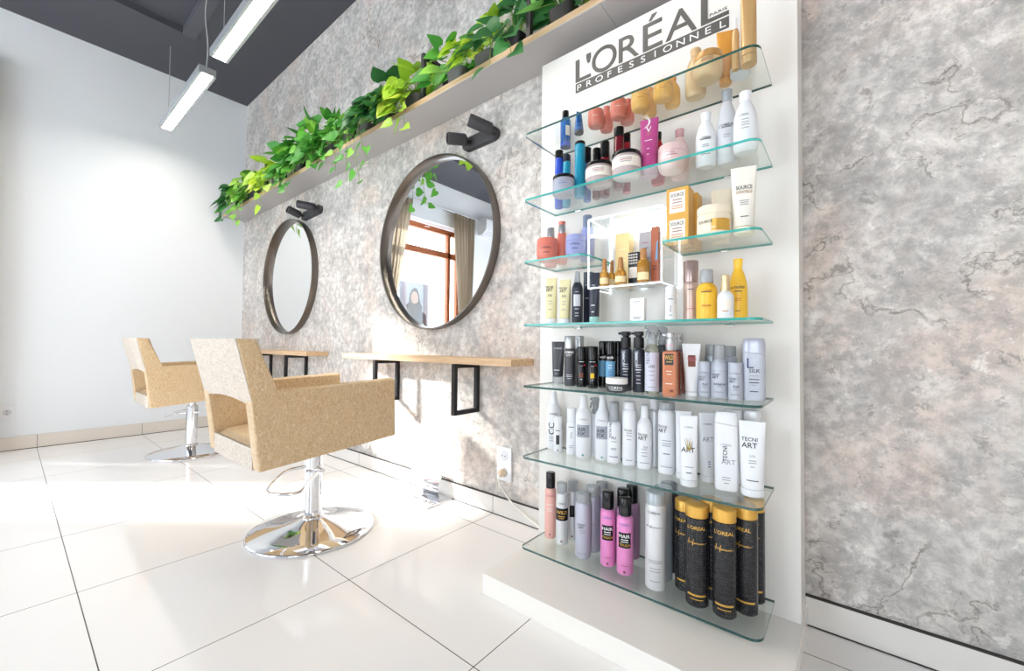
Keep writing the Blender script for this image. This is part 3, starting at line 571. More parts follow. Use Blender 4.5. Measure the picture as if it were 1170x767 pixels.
('tube', -0.3913, 1.3015, 0.424, 0.022, 0.2004, {'body': 'white_plastic', 'cap': 'white_plastic', 'capf': 0.09, 'tw': 1.1, 'rot': 18}, 'cream_tube', 'white tube hidden behind the tube with the gold and green splash', 'tube', 'white styling products on the second shelf from the bottom'),
('tube', -0.3283, 1.3202, 0.424, 0.0205, 0.1999, {'body': 'white_plastic', 'cap': 'white_plastic', 'capf': 0.09, 'tw': 1.3, 'rot': 30, 'txt': [('ART', 0.62, 0.07, 'grey_ink', -0.1), ("L'OREAL", 0.84, 0.025, 'dark_ink', 0)], 'lines': [(0.3, 0.3, 'blue_ink'), (0.27, 0.3, 'blue_ink'), (0.23, 0.3, 'dark_ink')]}, 'cream_tube', 'white tube turned sideways between the splash tube and the flat bottle', 'tube', 'white styling products on the second shelf from the bottom'),
('slab', -0.2687, 1.2755, 0.424, 0.0292, 0.2157, {'body': 'white_plastic', 'cap': 'white_plastic', 'rot': 12, 'depth': 0.55, 'txt': [('TECNI', 0.47, 0.05, 'dark_ink', -0.1, 90), ('ART', 0.37, 0.06, 'grey_ink', 0.18), ("L'OREAL", 0.585, 0.025, 'grey_ink', 0)], 'lines': [(0.17, 0.5, 'grey_ink'), (0.14, 0.5, 'grey_ink'), (0.1, 0.3, 'grey_ink')]}, 'shampoo_bottle', 'flat white bottle with slanting flip cap between the tubes', 'bottle', 'white styling products on the second shelf from the bottom'),
('slab', -0.2684, 1.3564, 0.424, 0.0271, 0.2119, {'body': 'white_plastic', 'cap': 'white_plastic', 'rot': 12, 'depth': 0.55}, 'shampoo_bottle', 'flat white bottle directly behind the flat front bottle', 'bottle', 'white styling products on the second shelf from the bottom'),
('tube', -0.2052, 1.2771, 0.424, 0.0284, 0.1961, {'body': 'white_plastic', 'cap': 'white_plastic', 'capf': 0.1, 'tw': 1.2, 'rot': 10, 'txt': [('TECNI', 0.76, 0.05, 'dark_ink', -0.25), ('ART', 0.68, 0.07, 'dark_ink', -0.25), ('LISS', 0.54, 0.03, 'grey_ink', 0)], 'lines': [(0.48, 0.5, 'grey_ink'), (0.45, 0.5, 'grey_ink'), (0.4, 0.3, 'grey_ink'), (0.22, 0.8, 'dark_ink')]}, 'cream_tube', 'large white tube at the right end of the white row', 'tube', 'white styling products on the second shelf from the bottom'),
('slab', -0.2169, 1.3595, 0.424, 0.0238, 0.2146, {'body': 'silver_white', 'cap': 'silver_white', 'rot': 12, 'depth': 0.6}, 'shampoo_bottle', 'pale grey bottle top showing above the large white tube at the right end', 'bottle', 'white styling products on the second shelf from the bottom'),
('tube', -0.8602, 1.33, 0.676, 0.0215, 0.1583, {'body': 'dark_grey', 'cap': 'clear_grey', 'capf': 0.16, 'tw': 1.25, 'rot': 15, 'txt': [("L'OREAL", 0.84, 0.04, 'silver_ink', 0.1)], 'lines': [(0.32, 0.8, 'white_ink'), (0.24, 0.5, 'grey_ink')]}, 'cream_tube', 'dark grey tube with clear cap, leftmost on its shelf', 'tube', 'dark and silver grooming products on the third shelf from the bottom'),
('can', -0.7807, 1.285, 0.676, 0.0203, 0.1784, {'body': 'dark_grey', 'cap': 'silver_metal', 'cf': 0.26, 'cr': 0.96, 'txt': [('HOMME', 0.67, 0.05, 'white_ink', -0.1), ('CITY', 0.61, 0.04, 'white_ink', -0.1)], 'lines': [(0.22, 0.9, 'silver_ink'), (0.19, 0.9, 'silver_ink'), (0.15, 0.6, 'silver_ink')]}, 'spray_can', 'charcoal can with brushed silver cap, right of the dark grey tube', 'spray can', 'dark and silver grooming products on the third shelf from the bottom'),
('can', -0.7759, 1.345, 0.676, 0.0176, 0.1798, {'body': 'dark_grey', 'cap': 'silver_metal', 'cf': 0.26, 'cr': 0.96}, 'spray_can', 'charcoal can with silver cap, rear one behind the small black cans', 'spray can', 'dark and silver grooming products on the third shelf from the bottom'),
('can', -0.7239, 1.27, 0.676, 0.0173, 0.14, {'body': 'black_gloss', 'cap': 'black_gloss', 'cf': 0.33, 'cr': 0.97, 'chip': ('brown_ink', 0.24, 0.36), 'lines': [(0.63, 0.9, 'silver_ink'), (0.53, 0.4, 'grey_ink'), (0.2, 0.3, 'silver_ink')], 'dot': ('red_ink', 0.55, 0.6)}, 'spray_can', 'small black root spray can with red brown label patch', 'spray can', 'dark and silver grooming products on the third shelf from the bottom'),
('can', -0.6778, 1.265, 0.676, 0.0178, 0.1416, {'body': 'black_gloss', 'cap': 'black_gloss', 'cf': 0.33, 'cr': 0.97, 'chip': ('yellow_ink', 0.24, 0.36), 'lines': [(0.63, 0.9, 'silver_ink'), (0.53, 0.4, 'grey_ink'), (0.2, 0.3, 'silver_ink')], 'dot': ('red_ink', 0.55, 0.6)}, 'spray_can', 'small black root spray can with yellow label patch', 'spray can', 'dark and silver grooming products on the third shelf from the bottom'),
('can', -0.7283, 1.315, 0.676, 0.0169, 0.1413, {'body': 'black_gloss', 'cap': 'black_gloss', 'cf': 0.33, 'cr': 0.97}, 'spray_can', 'small black can behind the red and yellow patched pair', 'spray can', 'dark and silver grooming products on the third shelf from the bottom'),
('can', -0.665, 1.315, 0.676, 0.0164, 0.1602, {'body': 'black_gloss', 'cap': 'black_gloss', 'cf': 0.28, 'cr': 0.9, 'lab': ('blue_label', 0.24, 0.58, 60), 'txt': [('web', 0.66, 0.06, 'white_ink', 0)]}, 'spray_can', 'black can with blue label, left of the two beside the small jar', 'spray can', 'dark and silver grooming products on the third shelf from the bottom'),
('can', -0.6201, 1.28, 0.676, 0.0171, 0.1598, {'body': 'black_gloss', 'cap': 'black_gloss', 'cf': 0.28, 'cr': 0.9, 'lab': ('blue_label', 0.24, 0.58, 60), 'txt': [('web', 0.66, 0.06, 'white_ink', 0)], 'lines': [(0.5, 0.6, 'white_ink'), (0.44, 0.6, 'white_ink'), (0.36, 0.6, 'blue_ink'), (0.3, 0.6, 'blue_ink')]}, 'spray_can', 'black can with blue label directly behind the small white lidded jar', 'spray can', 'dark and silver grooming products on the third shelf from the bottom'),
('can', -0.6121, 1.32, 0.676, 0.0166, 0.1603, {'body': 'black_gloss', 'cap': 'black_gloss', 'cf': 0.28, 'cr': 0.9}, 'spray_can', 'black can behind the small jar, next to the dark pump bottles', 'spray can', 'dark and silver grooming products on the third shelf from the bottom'),
('jar', -0.5674, 1.215, 0.676, 0.034, 0.0444, {'body': 'dark_grey', 'cap': 'white_satin', 'lf': 0.42, 'txt': [("L'OREAL", 0.34, 0.2, 'white_ink', 0)], 'lines': [(0.18, 0.9, 'silver_ink')]}, 'wax_jar', 'low charcoal jar with white lid in front of the blue labelled cans', 'jar', 'dark and silver grooming products on the third shelf from the bottom'),
('pump', -0.5617, 1.27, 0.676, 0.0184, 0.1906, {'body': 'navy_black', 'cap': 'black_satin', 'bf': 0.72, 'lines': [(0.45, 0.7, 'silver_ink'), (0.41, 0.7, 'silver_ink'), (0.37, 0.8, 'white_ink'), (0.33, 0.5, 'silver_ink'), (0.27, 0.6, 'silver_ink'), (0.21, 0.5, 'silver_ink'), (0.15, 0.6, 'silver_ink')], 'txt': [('HOMME', 0.55, 0.05, 'silver_ink', -0.35, 90)]}, 'pump_bottle', 'dark navy pump bottle, left one of the pair', 'bottle', 'dark and silver grooming products on the third shelf from the bottom'),
('pump', -0.5144, 1.26, 0.676, 0.0184, 0.1897, {'body': 'navy_black', 'cap': 'black_satin', 'bf': 0.72, 'lines': [(0.45, 0.7, 'silver_ink'), (0.41, 0.7, 'silver_ink'), (0.37, 0.8, 'white_ink'), (0.33, 0.5, 'silver_ink'), (0.27, 0.6, 'silver_ink'), (0.21, 0.5, 'silver_ink'), (0.15, 0.6, 'silver_ink')], 'txt': [('HOMME', 0.55, 0.05, 'silver_ink', -0.35, 90)]}, 'pump_bottle', 'dark navy pump bottle, right one of the pair', 'bottle', 'dark and silver grooming products on the third shelf from the bottom'),
('spray', -0.4684, 1.25, 0.676, 0.0209, 0.2086, {'body': 'clear_bottle', 'cap': 'clear_grey', 'lab': ('lavender', 0.04, 0.6, 75), 'txt': [('TECNI', 0.52, 0.05, 'dark_ink', -0.5, 90), ('LISS', 0.4, 0.04, 'dark_ink', 0)], 'lines': [(0.33, 0.7, 'grey_ink'), (0.27, 0.6, 'grey_ink'), (0.2, 0.6, 'grey_ink'), (0.1, 0.8, 'grey_ink')]}, 'trigger_spray_bottle', 'clear trigger spray bottle with lavender label beside the orange bottle', 'spray bottle', 'dark and silver grooming products on the third shelf from the bottom'),
('spray', -0.461, 1.32, 0.676, 0.0196, 0.2073, {'body': 'dark_grey', 'cap': 'clear_grey'}, 'trigger_spray_bottle', 'grey trigger spray bottle behind the lavender labelled one', 'spray bottle', 'dark and silver grooming products on the third shelf from the bottom'),
('pump', -0.4074, 1.232, 0.676, 0.0215, 0.1835, {'body': 'orange_gel', 'cap': 'silver_metal', 'bf': 0.72, 'sq': 1, 'rot': 8, 'lab': ('dark_ink', 0.5, 0.68, 30), 'txt': [('WILD', 0.62, 0.07, 'gold_ink', 0), ('TECNI', 0.82, 0.03, 'rose_ink', 0)], 'lines': [(0.55, 0.5, 'gold_ink'), (0.4, 0.5, 'pale_ink'), (0.35, 0.4, 'pale_ink'), (0.2, 0.6, 'pale_ink')], 'dot': ('brown_ink', 0.12, 0.1)}, 'pump_bottle', 'orange gel bottle with silver pump, frontmost of three', 'bottle', 'dark and silver grooming products on the third shelf from the bottom'),
('pump', -0.4131, 1.285, 0.676, 0.021, 0.1838, {'body': 'red_gel', 'cap': 'silver_metal', 'bf': 0.72, 'sq': 1, 'rot': 8, 'lab': None, 'txt': None, 'lines': None, 'dot': None}, 'pump_bottle', 'dark red gel bottle with silver pump, middle of three', 'bottle', 'dark and silver grooming products on the third shelf from the bottom'),
('pump', -0.4158, 1.335, 0.676, 0.0203, 0.1839, {'body': 'red_gel', 'cap': 'silver_metal', 'bf': 0.72, 'sq': 1, 'rot': 8, 'lab': None, 'txt': None, 'lines': None, 'dot': None}, 'pump_bottle', 'dark red gel bottle with silver pump, rearmost of three', 'bottle', 'dark and silver grooming products on the third shelf from the bottom'),
('tube', -0.3603, 1.2731, 0.676, 0.0164, 0.1525, {'body': 'white_plastic', 'cap': 'white_plastic', 'capf': 0.08, 'tw': 1.7, 'rot': 22, 'lab': ('brown_ink', 0.56, 0.78, 0), 'txt': [('WILD', 0.7, 0.07, 'rose_ink', 0)]}, 'cream_tube', 'white tube with brown label square behind the small grey cylinder', 'tube', 'dark and silver grooming products on the third shelf from the bottom'),
('can', -0.3268, 1.2825, 0.676, 0.0177, 0.1018, {'body': 'silver_lav', 'cap': 'silver_lav', 'cf': 0.3, 'cr': 1.0, 'txt': [('TECNI', 0.56, 0.045, 'dark_ink', -0.45), ('ART', 0.49, 0.06, 'dark_ink', -0.45), ('dust', 0.37, 0.06, 'dark_ink', 0.1)], 'lines': [(0.31, 0.5, 'grey_ink'), (0.27, 0.4, 'grey_ink'), (0.15, 0.9, 'grey_ink'), (0.13, 0.9, 'grey_ink')]}, 'powder_bottle', 'small matt grey cylinder bottle, left one in front of the white tube', 'bottle', 'dark and silver grooming products on the third shelf from the bottom'),
('can', -0.3206, 1.335, 0.676, 0.0176, 0.1505, {'body': 'silver_grey', 'cap': 'clear_grey', 'cf': 0.2, 'cr': 0.9}, 'spray_can', 'grey can in the shadow between the white tube and the silver mousse can', 'spray can', 'dark and silver grooming products on the third shelf from the bottom'),
('flask', -0.2858, 1.28, 0.676, 0.0227, 0.1503, {'body': 'silver_lav', 'cap': 'clear_grey', 'wide': 1, 'lab': ('silver_grey', 0.5, 0.68, 85), 'txt': [('TECNI', 0.44, 0.035, 'dark_ink', -0.5), ('ART', 0.39, 0.045, 'dark_ink', -0.5), ('volume', 0.27, 0.05, 'dark_ink', 0)], 'lines': [(0.22, 0.5, 'grey_ink'), (0.12, 0.8, 'grey_ink')]}, 'mousse_can', 'silver mousse can with rounded shoulder and clear cap between two small cylinders', 'mousse can', 'dark and silver grooming products on the third shelf from the bottom'),
('can', -0.2712, 1.335, 0.676, 0.0192, 0.147, {'body': 'silver_lav', 'cap': 'clear_grey', 'cf': 0.2, 'cr': 0.85}, 'spray_can', 'silver can behind the silver mousse can with rounded shoulder', 'spray can', 'dark and silver grooming products on the third shelf from the bottom'),
('can', -0.2434, 1.2664, 0.676, 0.0179, 0.1022, {'body': 'silver_lav', 'cap': 'silver_lav', 'cf': 0.3, 'cr': 1.0, 'txt': [('TECNI', 0.56, 0.045, 'dark_ink', -0.45), ('ART', 0.49, 0.06, 'dark_ink', -0.45), ('dust', 0.37, 0.06, 'dark_ink', 0.1)], 'lines': [(0.31, 0.5, 'grey_ink'), (0.27, 0.4, 'grey_ink'), (0.15, 0.9, 'grey_ink'), (0.13, 0.9, 'grey_ink')]}, 'powder_bottle', 'small matt grey cylinder bottle, right one before the big grey bottle', 'bottle', 'dark and silver grooming products on the third shelf from the bottom'),
('slab', -0.2026, 1.2882, 0.676, 0.0278, 0.1678, {'body': 'silver_lav', 'cap': 'lilac_silver', 'depth': 0.7, 'capf': 0.24, 'rot': 10, 'txt': [('L', 0.6, 0.16, 'navy_ink', -0.3), ('SILK', 0.48, 0.06, 'dark_ink', 0.05)], 'lines': [(0.4, 0.5, 'grey_ink'), (0.34, 0.6, 'dark_ink'), (0.29, 0.6, 'dark_ink'), (0.25, 0.3, 'grey_ink'), (0.15, 0.5, 'dark_ink')]}, 'shampoo_bottle', 'big matt silver shampoo bottle at the right end', 'bottle', 'dark and silver grooming products on the third shelf from the bottom'),
('flask', -0.1997, 1.345, 0.676, 0.0159, 0.1563, {'body': 'silver_grey', 'cap': 'clear_grey'}, 'flask_bottle', 'grey round shouldered bottle behind the big silver shampoo bottle', 'bottle', 'dark and silver grooming products on the third shelf from the bottom'),
('tube', -0.8517, 1.27, 0.895, 0.0217, 0.1734, {'body': 'cream_yellow', 'cap': 'white_plastic', 'capf': 0.13, 'tw': 1.05, 'rot': 12, 'txt': [('TECNI', 0.8, 0.05, 'dark_ink', -0.35), ('ART', 0.74, 0.06, 'dark_ink', -0.35), ('FIX', 0.62, 0.05, 'dark_ink', 0)], 'lines': [(0.5, 0.6, 'grey_ink'), (0.44, 0.5, 'grey_ink'), (0.32, 0.6, 'grey_ink')]}, 'cream_tube', 'pale yellow tube with white ends, leftmost of two', 'tube', 'products on the shelf below the glass case'),
('tube', -0.7925, 1.27, 0.895, 0.0211, 0.1624, {'body': 'cream_yellow', 'cap': 'white_plastic', 'capf': 0.13, 'tw': 1.05, 'rot': 12, 'txt': [('TECNI', 0.8, 0.05, 'dark_ink', -0.35), ('ART', 0.74, 0.06, 'dark_ink', -0.35), ('FIX', 0.62, 0.05, 'dark_ink', 0)], 'lines': [(0.5, 0.6, 'grey_ink'), (0.44, 0.5, 'grey_ink'), (0.32, 0.6, 'grey_ink')]}, 'cream_tube', 'pale yellow tube with white ends, right of two beside the dark nozzle bottle', 'tube', 'products on the shelf below the glass case'),
('cone', -0.7369, 1.26, 0.895, 0.0196, 0.1847, {'body': 'navy_black', 'cap': 'clear_grey', 'lab': ('silver_ink', 0.33, 0.55, 35), 'lines': [(0.28, 0.6, 'silver_ink'), (0.2, 0.5, 'silver_ink'), (0.15, 0.5, 'silver_ink'), (0.6, 0.5, 'silver_ink')]}, 'nozzle_bottle', 'dark bottle with clear pointed nozzle right of the yellow tubes', 'bottle', 'products on the shelf below the glass case'),
('carton', -0.7208, 1.3, 0.895, 0.0149, 0.1869, {'body': 'navy_black', 'depth': 0.035, 'lines': [(0.75, 0.6, 'silver_ink'), (0.5, 0.6, 'silver_ink')]}, 'tall_carton', 'tall narrow dark carton behind the teal capped tube', 'box', 'products on the shelf below the glass case'),
('tube', -0.6654, 1.25, 0.895, 0.0173, 0.1708, {'body': 'navy_black', 'cap': 'teal_pale', 'capf': 0.13, 'tw': 1.15, 'rot': 10, 'lines': [(0.75, 0.5, 'silver_ink'), (0.35, 0.6, 'white_ink'), (0.22, 0.4, 'white_ink')]}, 'cream_tube', 'dark tube standing on a pale teal cap under the corner of the glass case', 'tube', 'products on the shelf below the glass case'),
('carton', -0.5166, 1.25, 0.895, 0.0228, 0.0754, {'body': 'white_satin', 'depth': 0.02, 'lab': ('white_ink', 0.35, 0.65, 0.5), 'lines': [(0.85, 0.5, 'grey_ink'), (0.2, 0.7, 'grey_ink'), (0.15, 0.5, 'grey_ink')]}, 'small_carton', 'small white carton standing alone under the glass case', 'box', 'products on the shelf below the glass case'),
('can', -0.4088, 1.24, 0.895, 0.0157, 0.1021, {'body': 'white_plastic', 'cap': 'white_plastic', 'cf': 0.28, 'cr': 0.97, 'txt': [('MYTHIC', 0.35, 0.035, 'dark_ink', 0, 90)], 'lines': [(0.62, 0.7, 'dark_ink'), (0.16, 0.5, 'grey_ink')]}, 'spray_can', 'small white can under the right corner of the glass case', 'spray can', 'products on the shelf below the glass case'),
('can', -0.3649, 1.285, 0.895, 0.0215, 0.1795, {'body': 'pearl_rose', 'cap': 'rose_metal', 'cf': 0.36, 'cr': 0.95, 'lines': [(0.52, 0.6, 'dark_ink'), (0.2, 0.8, 'rose_ink')]}, 'spray_can', 'rose brown metallic can left of the yellow bottles', 'spray can', 'products on the shelf below the glass case'),
('flask', -0.3101, 1.24, 0.895, 0.0272, 0.141, {'body': 'sun_yellow', 'cap': 'clear_grey', 'wide': 1, 'txt': [("L'OREAL", 0.57, 0.04, 'orange_ink', 0.15)], 'lines': [(0.54, 0.8, 'dark_ink'), (0.28, 0.7, 'orange_ink'), (0.26, 0.7, 'orange_ink')]}, 'mousse_can', 'squat yellow can with rounded shoulder and clear cap', 'spray can', 'products on the shelf below the glass case'),
('flask', -0.259, 1.225, 0.895, 0.0205, 0.1189, {'body': 'white_plastic', 'cap': 'champagne', 'tall': 1, 'lines': [(0.17, 0.6, 'orange_ink')], 'lab': ('pale_ink', 0.22, 0.42, 50)}, 'serum_bottle', 'white serum bottle with champagne gold pump cap between the yellow bottles', 'bottle', 'products on the shelf below the glass case'),
('serie', -0.2388, 1.28, 0.895, 0.0234, 0.1692, {'body': 'sun_yellow', 'cap': 'sun_yellow', 'txt': [('NUTRIFIER', 0.52, 0.04, 'dark_ink', -0.1)], 'lines': [(0.46, 0.7, 'dark_ink'), (0.34, 0.5, 'orange_ink'), (0.31, 0.5, 'orange_ink'), (0.14, 0.4, 'brown_ink')]}, 'shampoo_bottle', 'tall yellow shampoo bottle at the right end', 'bottle', 'products on the shelf below the glass case'),
('bowl', -0.8493, 1.235, 1.121, 0.038, 0.0849, {'body': 'coral', 'cap': 'coral', 'txt': [("L'OREAL", 0.55, 0.09, 'dark_ink', 0)], 'lines': [(0.35, 0.5, 'dark_ink')]}, 'hair_mask_jar', 'coral hair mask jar at the left end of the short shelf', 'jar', 'products on the short shelves beside the glass case'),
('serie', -0.8946, 1.325, 1.121, 0.0236, 0.1529, {'body': 'coral', 'cap': 'silver_metal', 'widecap': 1}, 'conditioner_bottle', 'coral bottle with ribbed grey cap behind the coral jar', 'bottle', 'products on the short shelves beside the glass case'),
('serie', -0.827, 1.3, 1.121, 0.0202, 0.1582, {'body': 'coral', 'cap': 'silver_metal', 'widecap': 1, 'topc': 'coral'}, 'conditioner_bottle', 'coral bottle with grey cap topped in coral, between the jars', 'bottle', 'products on the short shelves beside the glass case'),
('bowl', -0.7308, 1.235, 1.121, 0.0343, 0.0788, {'body': 'lilac', 'cap': 'lilac', 'txt': [("L'OREAL", 0.55, 0.09, 'navy_ink', 0)], 'lines': [(0.35, 0.5, 'navy_ink')]}, 'hair_mask_jar', 'lilac hair mask jar left of the glass case', 'jar', 'products on the short shelves beside the glass case'),
('serie', -0.7264, 1.31, 1.121, 0.0262, 0.1656, {'body': 'lilac', 'cap': 'slate_blue', 'widecap': 1}, 'shampoo_bottle', 'lilac shampoo bottle with slate flared cap touching the glass case', 'bottle', 'products on the short shelves beside the glass case'),
('carton', -0.3935, 1.25, 1.121, 0.0315, 0.0855, {'body': 'orange_card', 'depth': 0.055, 'lab': ('pale_ink', 0.12, 0.88, 0.72), 'txt': [('SOURCE', 0.74, 0.12, 'dark_ink', 0)], 'lines': [(0.58, 0.5, 'brown_ink'), (0.48, 0.5, 'brown_ink'), (0.36, 0.6, 'orange_ink'), (0.28, 0.6, 'orange_ink')]}, 'product_carton', 'orange square carton, lower one of the front stack', 'box', 'products on the short shelves beside the glass case'),
('carton', -0.3935, 1.25, 1.2068, 0.0315, 0.0855, {'body': 'orange_card', 'depth': 0.055, 'lab': ('pale_ink', 0.12, 0.88, 0.72), 'txt': [('SOURCE', 0.74, 0.12, 'dark_ink', 0)], 'lines': [(0.58, 0.5, 'brown_ink'), (0.48, 0.5, 'brown_ink'), (0.36, 0.6, 'orange_ink'), (0.28, 0.6, 'orange_ink')]}, 'product_carton', 'orange square carton, upper one of the front stack', 'box', 'products on the short shelves beside the glass case'),
('carton', -0.3881, 1.325, 1.121, 0.0312, 0.0855, {'body': 'orange_card', 'depth': 0.05}, 'product_carton', 'orange carton, lower one of the rear stack', 'box', 'products on the short shelves beside the glass case'),
('carton', -0.3881, 1.325, 1.2068, 0.0312, 0.0855, {'body': 'orange_card', 'depth': 0.05}, 'product_carton', 'orange carton, upper one of the rear stack', 'box', 'products on the short shelves beside the glass case'),
('jar', -0.2898, 1.235, 1.121, 0.0436, 0.0848, {'body': 'cream_gloss', 'cap': 'cream_gloss', 'lf': 0.28, 'txt': [('SOURCE', 0.45, 0.09, 'dark_ink', -0.5)], 'lab': ('gold_satin', 0.14, 0.52, 35, 0.5), 'lines': [(0.25, 0.25, 'white_ink')]}, 'cream_jar', 'large cream jar with gold label panel in front of the orange cartons', 'jar', 'products on the short shelves beside the glass case'),
('tube', -0.2924, 1.33, 1.121, 0.0231, 0.1647, {'body': 'cream_gloss', 'cap': 'cream_gloss', 'capf': 0.12, 'tw': 1.25, 'rot': 15, 'txt': [('SOURCE', 0.6, 0.06, 'dark_ink', 0)]}, 'cream_tube', 'cream coloured tube behind the large cream jar', 'tube', 'products on the short shelves beside the glass case'),
('tube', -0.218, 1.245, 1.121, 0.0256, 0.1837, {'body': 'cream_white', 'cap': 'cream_gloss', 'capf': 0.1, 'tw': 1.3, 'rot': 14, 'txt': [('SOURCE', 0.68, 0.06, 'dark_ink', 0), ('ESSENTIELLE', 0.61, 0.04, 'pale_brown', 0)], 'lines': [(0.48, 0.7, 'grey_ink'), (0.45, 0.6, 'grey_ink'), (0.42, 0.6, 'grey_ink'), (0.24, 0.6, 'dark_ink')]}, 'cream_tube', 'large creamy white tube at the right end of the short shelf', 'tube', 'products on the short shelves beside the glass case'),
('dropper', -0.6365, 1.265, 1.018, 0.0165, 0.0945, {'body': 'amber_glass', 'cap': 'wood_cap', 'lab': ('pale_amber', 0.08, 0.3, 60)}, 'oil_bottle', 'amber oil bottle with tapered wooden cap, leftmost in the glass case', 'bottle', 'products inside the lit glass case'),
('dropper', -0.6312, 1.31, 1.018, 0.0139, 0.0959, {'body': 'amber_glass', 'cap': 'wood_cap', 'lab': ('pale_amber', 0.08, 0.3, 60)}, 'oil_bottle', 'small amber oil bottle half hidden behind the two front ones', 'bottle', 'products inside the lit glass case'),
('dropper', -0.5755, 1.258, 1.018, 0.0186, 0.0903, {'body': 'amber_glass', 'cap': 'wood_cap', 'lab': ('pale_amber', 0.08, 0.3, 60)}, 'oil_bottle', 'amber oil bottle with straight wooden cap, right of the front two', 'bottle', 'products inside the lit glass case'),
('carton', -0.5442, 1.285, 1.018, 0.0171, 0.1079, {'body': 'black_satin', 'depth': 0.03, 'lab': ('pale_ink', 0.22, 0.55, 0.85), 'dots': 1}, 'ornate_carton', 'black carton with white pattern and label between the amber bottles', 'box', 'products inside the lit glass case'),
('dropper', -0.5013, 1.262, 1.018, 0.019, 0.1085, {'body': 'amber_glass', 'cap': 'wood_cap', 'lab': ('pale_amber', 0.08, 0.3, 60), 'big': 1}, 'oil_bottle', 'big straight amber oil bottle before the grey carton', 'bottle', 'products inside the lit glass case'),
('carton', -0.6093, 1.345, 1.018, 0.0258, 0.1946, {'body': 'gold_card', 'depth': 0.035, 'lines': [(0.5, 0.6, 'champ_ink'), (0.4, 0.6, 'champ_ink'), (0.7, 0.5, 'champ_ink')]}, 'tall_carton', 'tall gold carton at the back of the glass case', 'box', 'products inside the lit glass case'),
('carton', -0.5285, 1.345, 1.018, 0.0202, 0.1856, {'body': 'grey_card', 'depth': 0.035, 'lines': [(0.8, 0.6, 'rose_ink'), (0.7, 0.7, 'dark_ink'), (0.6, 0.5, 'rose_ink'), (0.5, 0.7, 'dark_ink')]}, 'tall_carton', 'tall grey patterned carton at the back of the glass case', 'box', 'products inside the lit glass case'),
('carton', -0.4738, 1.285, 1.018, 0.0118, 0.18, {'body': 'brown_card', 'depth': 0.04, 'stripe': 'blue_label', 'lines': [(0.3, 0.7, 'dark_ink'), (0.25, 0.6, 'dark_ink')]}, 'tall_carton', 'tall brown carton with blue stripe at the right side of the glass case', 'box', 'products inside the lit glass case'),
('jar', -0.7783, 1.2317, 1.346, 0.0384, 0.0687, {'body': 'lav_white', 'cap': 'black_gloss', 'lf': 0.17, 'lines': [(0.6, 0.6, 'grey_ink'), (0.5, 0.6, 'blue_ink'), (0.4, 0.5, 'grey_ink')]}, 'hair_mask_jar', 'pale lavender jar with black lid at the left end', 'jar', 'products on the second shelf from the top'),
('can', -0.8615, 1.3299, 1.346, 0.0159, 0.2228, {'body': 'royal_blue', 'cap': 'black_gloss', 'cf': 0.14, 'cr': 0.98}, 'shampoo_bottle', 'slim royal blue bottle with black cap behind the pale lavender jar', 'bottle', 'products on the second shelf from the top'),
('can', -0.8306, 1.3351, 1.346, 0.0149, 0.1997, {'body': 'teal_blue', 'cap': 'navy_black', 'cf': 0.14, 'cr': 0.98}, 'shampoo_bottle', 'slim teal bottle behind the pale lavender jar', 'bottle', 'products on the second shelf from the top'),
('can', -0.7387, 1.2762, 1.346, 0.0184, 0.1983, {'body': 'teal_blue', 'cap': 'black_gloss', 'cf': 0.055, 'cr': 1.0}, 'styling_tube', 'tall bright teal cylinder with black top ring', 'bottle', 'products on the second shelf from the top'),
('can', -0.7387, 1.33, 1.346, 0.0142, 0.1971, {'body': 'deep_blue', 'cap': 'black_gloss', 'cf': 0.3, 'cr': 0.98}, 'shampoo_bottle', 'dark blue slim bottle behind the bright teal cylinder', 'bottle', 'products on the second shelf from the top'),
('jar', -0.6376, 1.226, 1.346, 0.0439, 0.0728, {'body': 'clear_pink', 'cap': 'black_gloss', 'lf': 0.17, 'lab': ('pale_ink', 0.3, 0.72, 85), 'lines': [(0.62, 0.7, 'grey_ink'), (0.55, 0.7, 'rose_ink'), (0.48, 0.6, 'grey_ink')]}, 'hair_mask_jar', 'clear jar with black lid and pale label, left of two', 'jar', 'products on the second shelf from the top'),
('jar', -0.538, 1.2154, 1.346, 0.0434, 0.0753, {'body': 'clear_pink', 'cap': 'black_gloss', 'lf': 0.17, 'lab': ('pale_ink', 0.3, 0.72, 85), 'lines': [(0.62, 0.7, 'grey_ink'), (0.55, 0.7, 'rose_ink'), (0.48, 0.6, 'grey_ink')]}, 'hair_mask_jar', 'clear jar with black lid and pale label, right of two', 'jar', 'products on the second shelf from the top'),
('can', -0.6989, 1.325, 1.346, 0.0146, 0.1815, {'body': 'dark_red', 'cap': 'black_gloss', 'cf': 0.3, 'cr': 0.98}, 'shampoo_bottle', 'slim dark red bottle with black cap, left behind the left clear jar', 'bottle', 'products on the second shelf from the top'),
('can', -0.6664, 1.325, 1.346, 0.0166, 0.1958, {'body': 'dark_red', 'cap': 'black_gloss', 'cf': 0.3, 'cr': 0.98}, 'shampoo_bottle', 'taller black capped bottle behind the left clear jar', 'bottle', 'products on the second shelf from the top'),
('can', -0.5975, 1.29, 1.346, 0.0171, 0.2093, {'body': 'dark_red', 'cap': 'black_gloss', 'cf': 0.16, 'cr': 0.98}, 'shampoo_bottle', 'tall wine red bottle with black cap left behind the right clear jar', 'bottle', 'products on the second shelf from the top'),
('can', -0.5894, 1.335, 1.346, 0.013, 0.2046, {'body': 'red_gloss', 'cap': 'black_gloss', 'cf': 0.16, 'cr': 0.98}, 'shampoo_bottle', 'slim red bottle with black cap behind the right clear jar', 'bottle', 'products on the second shelf from the top'),
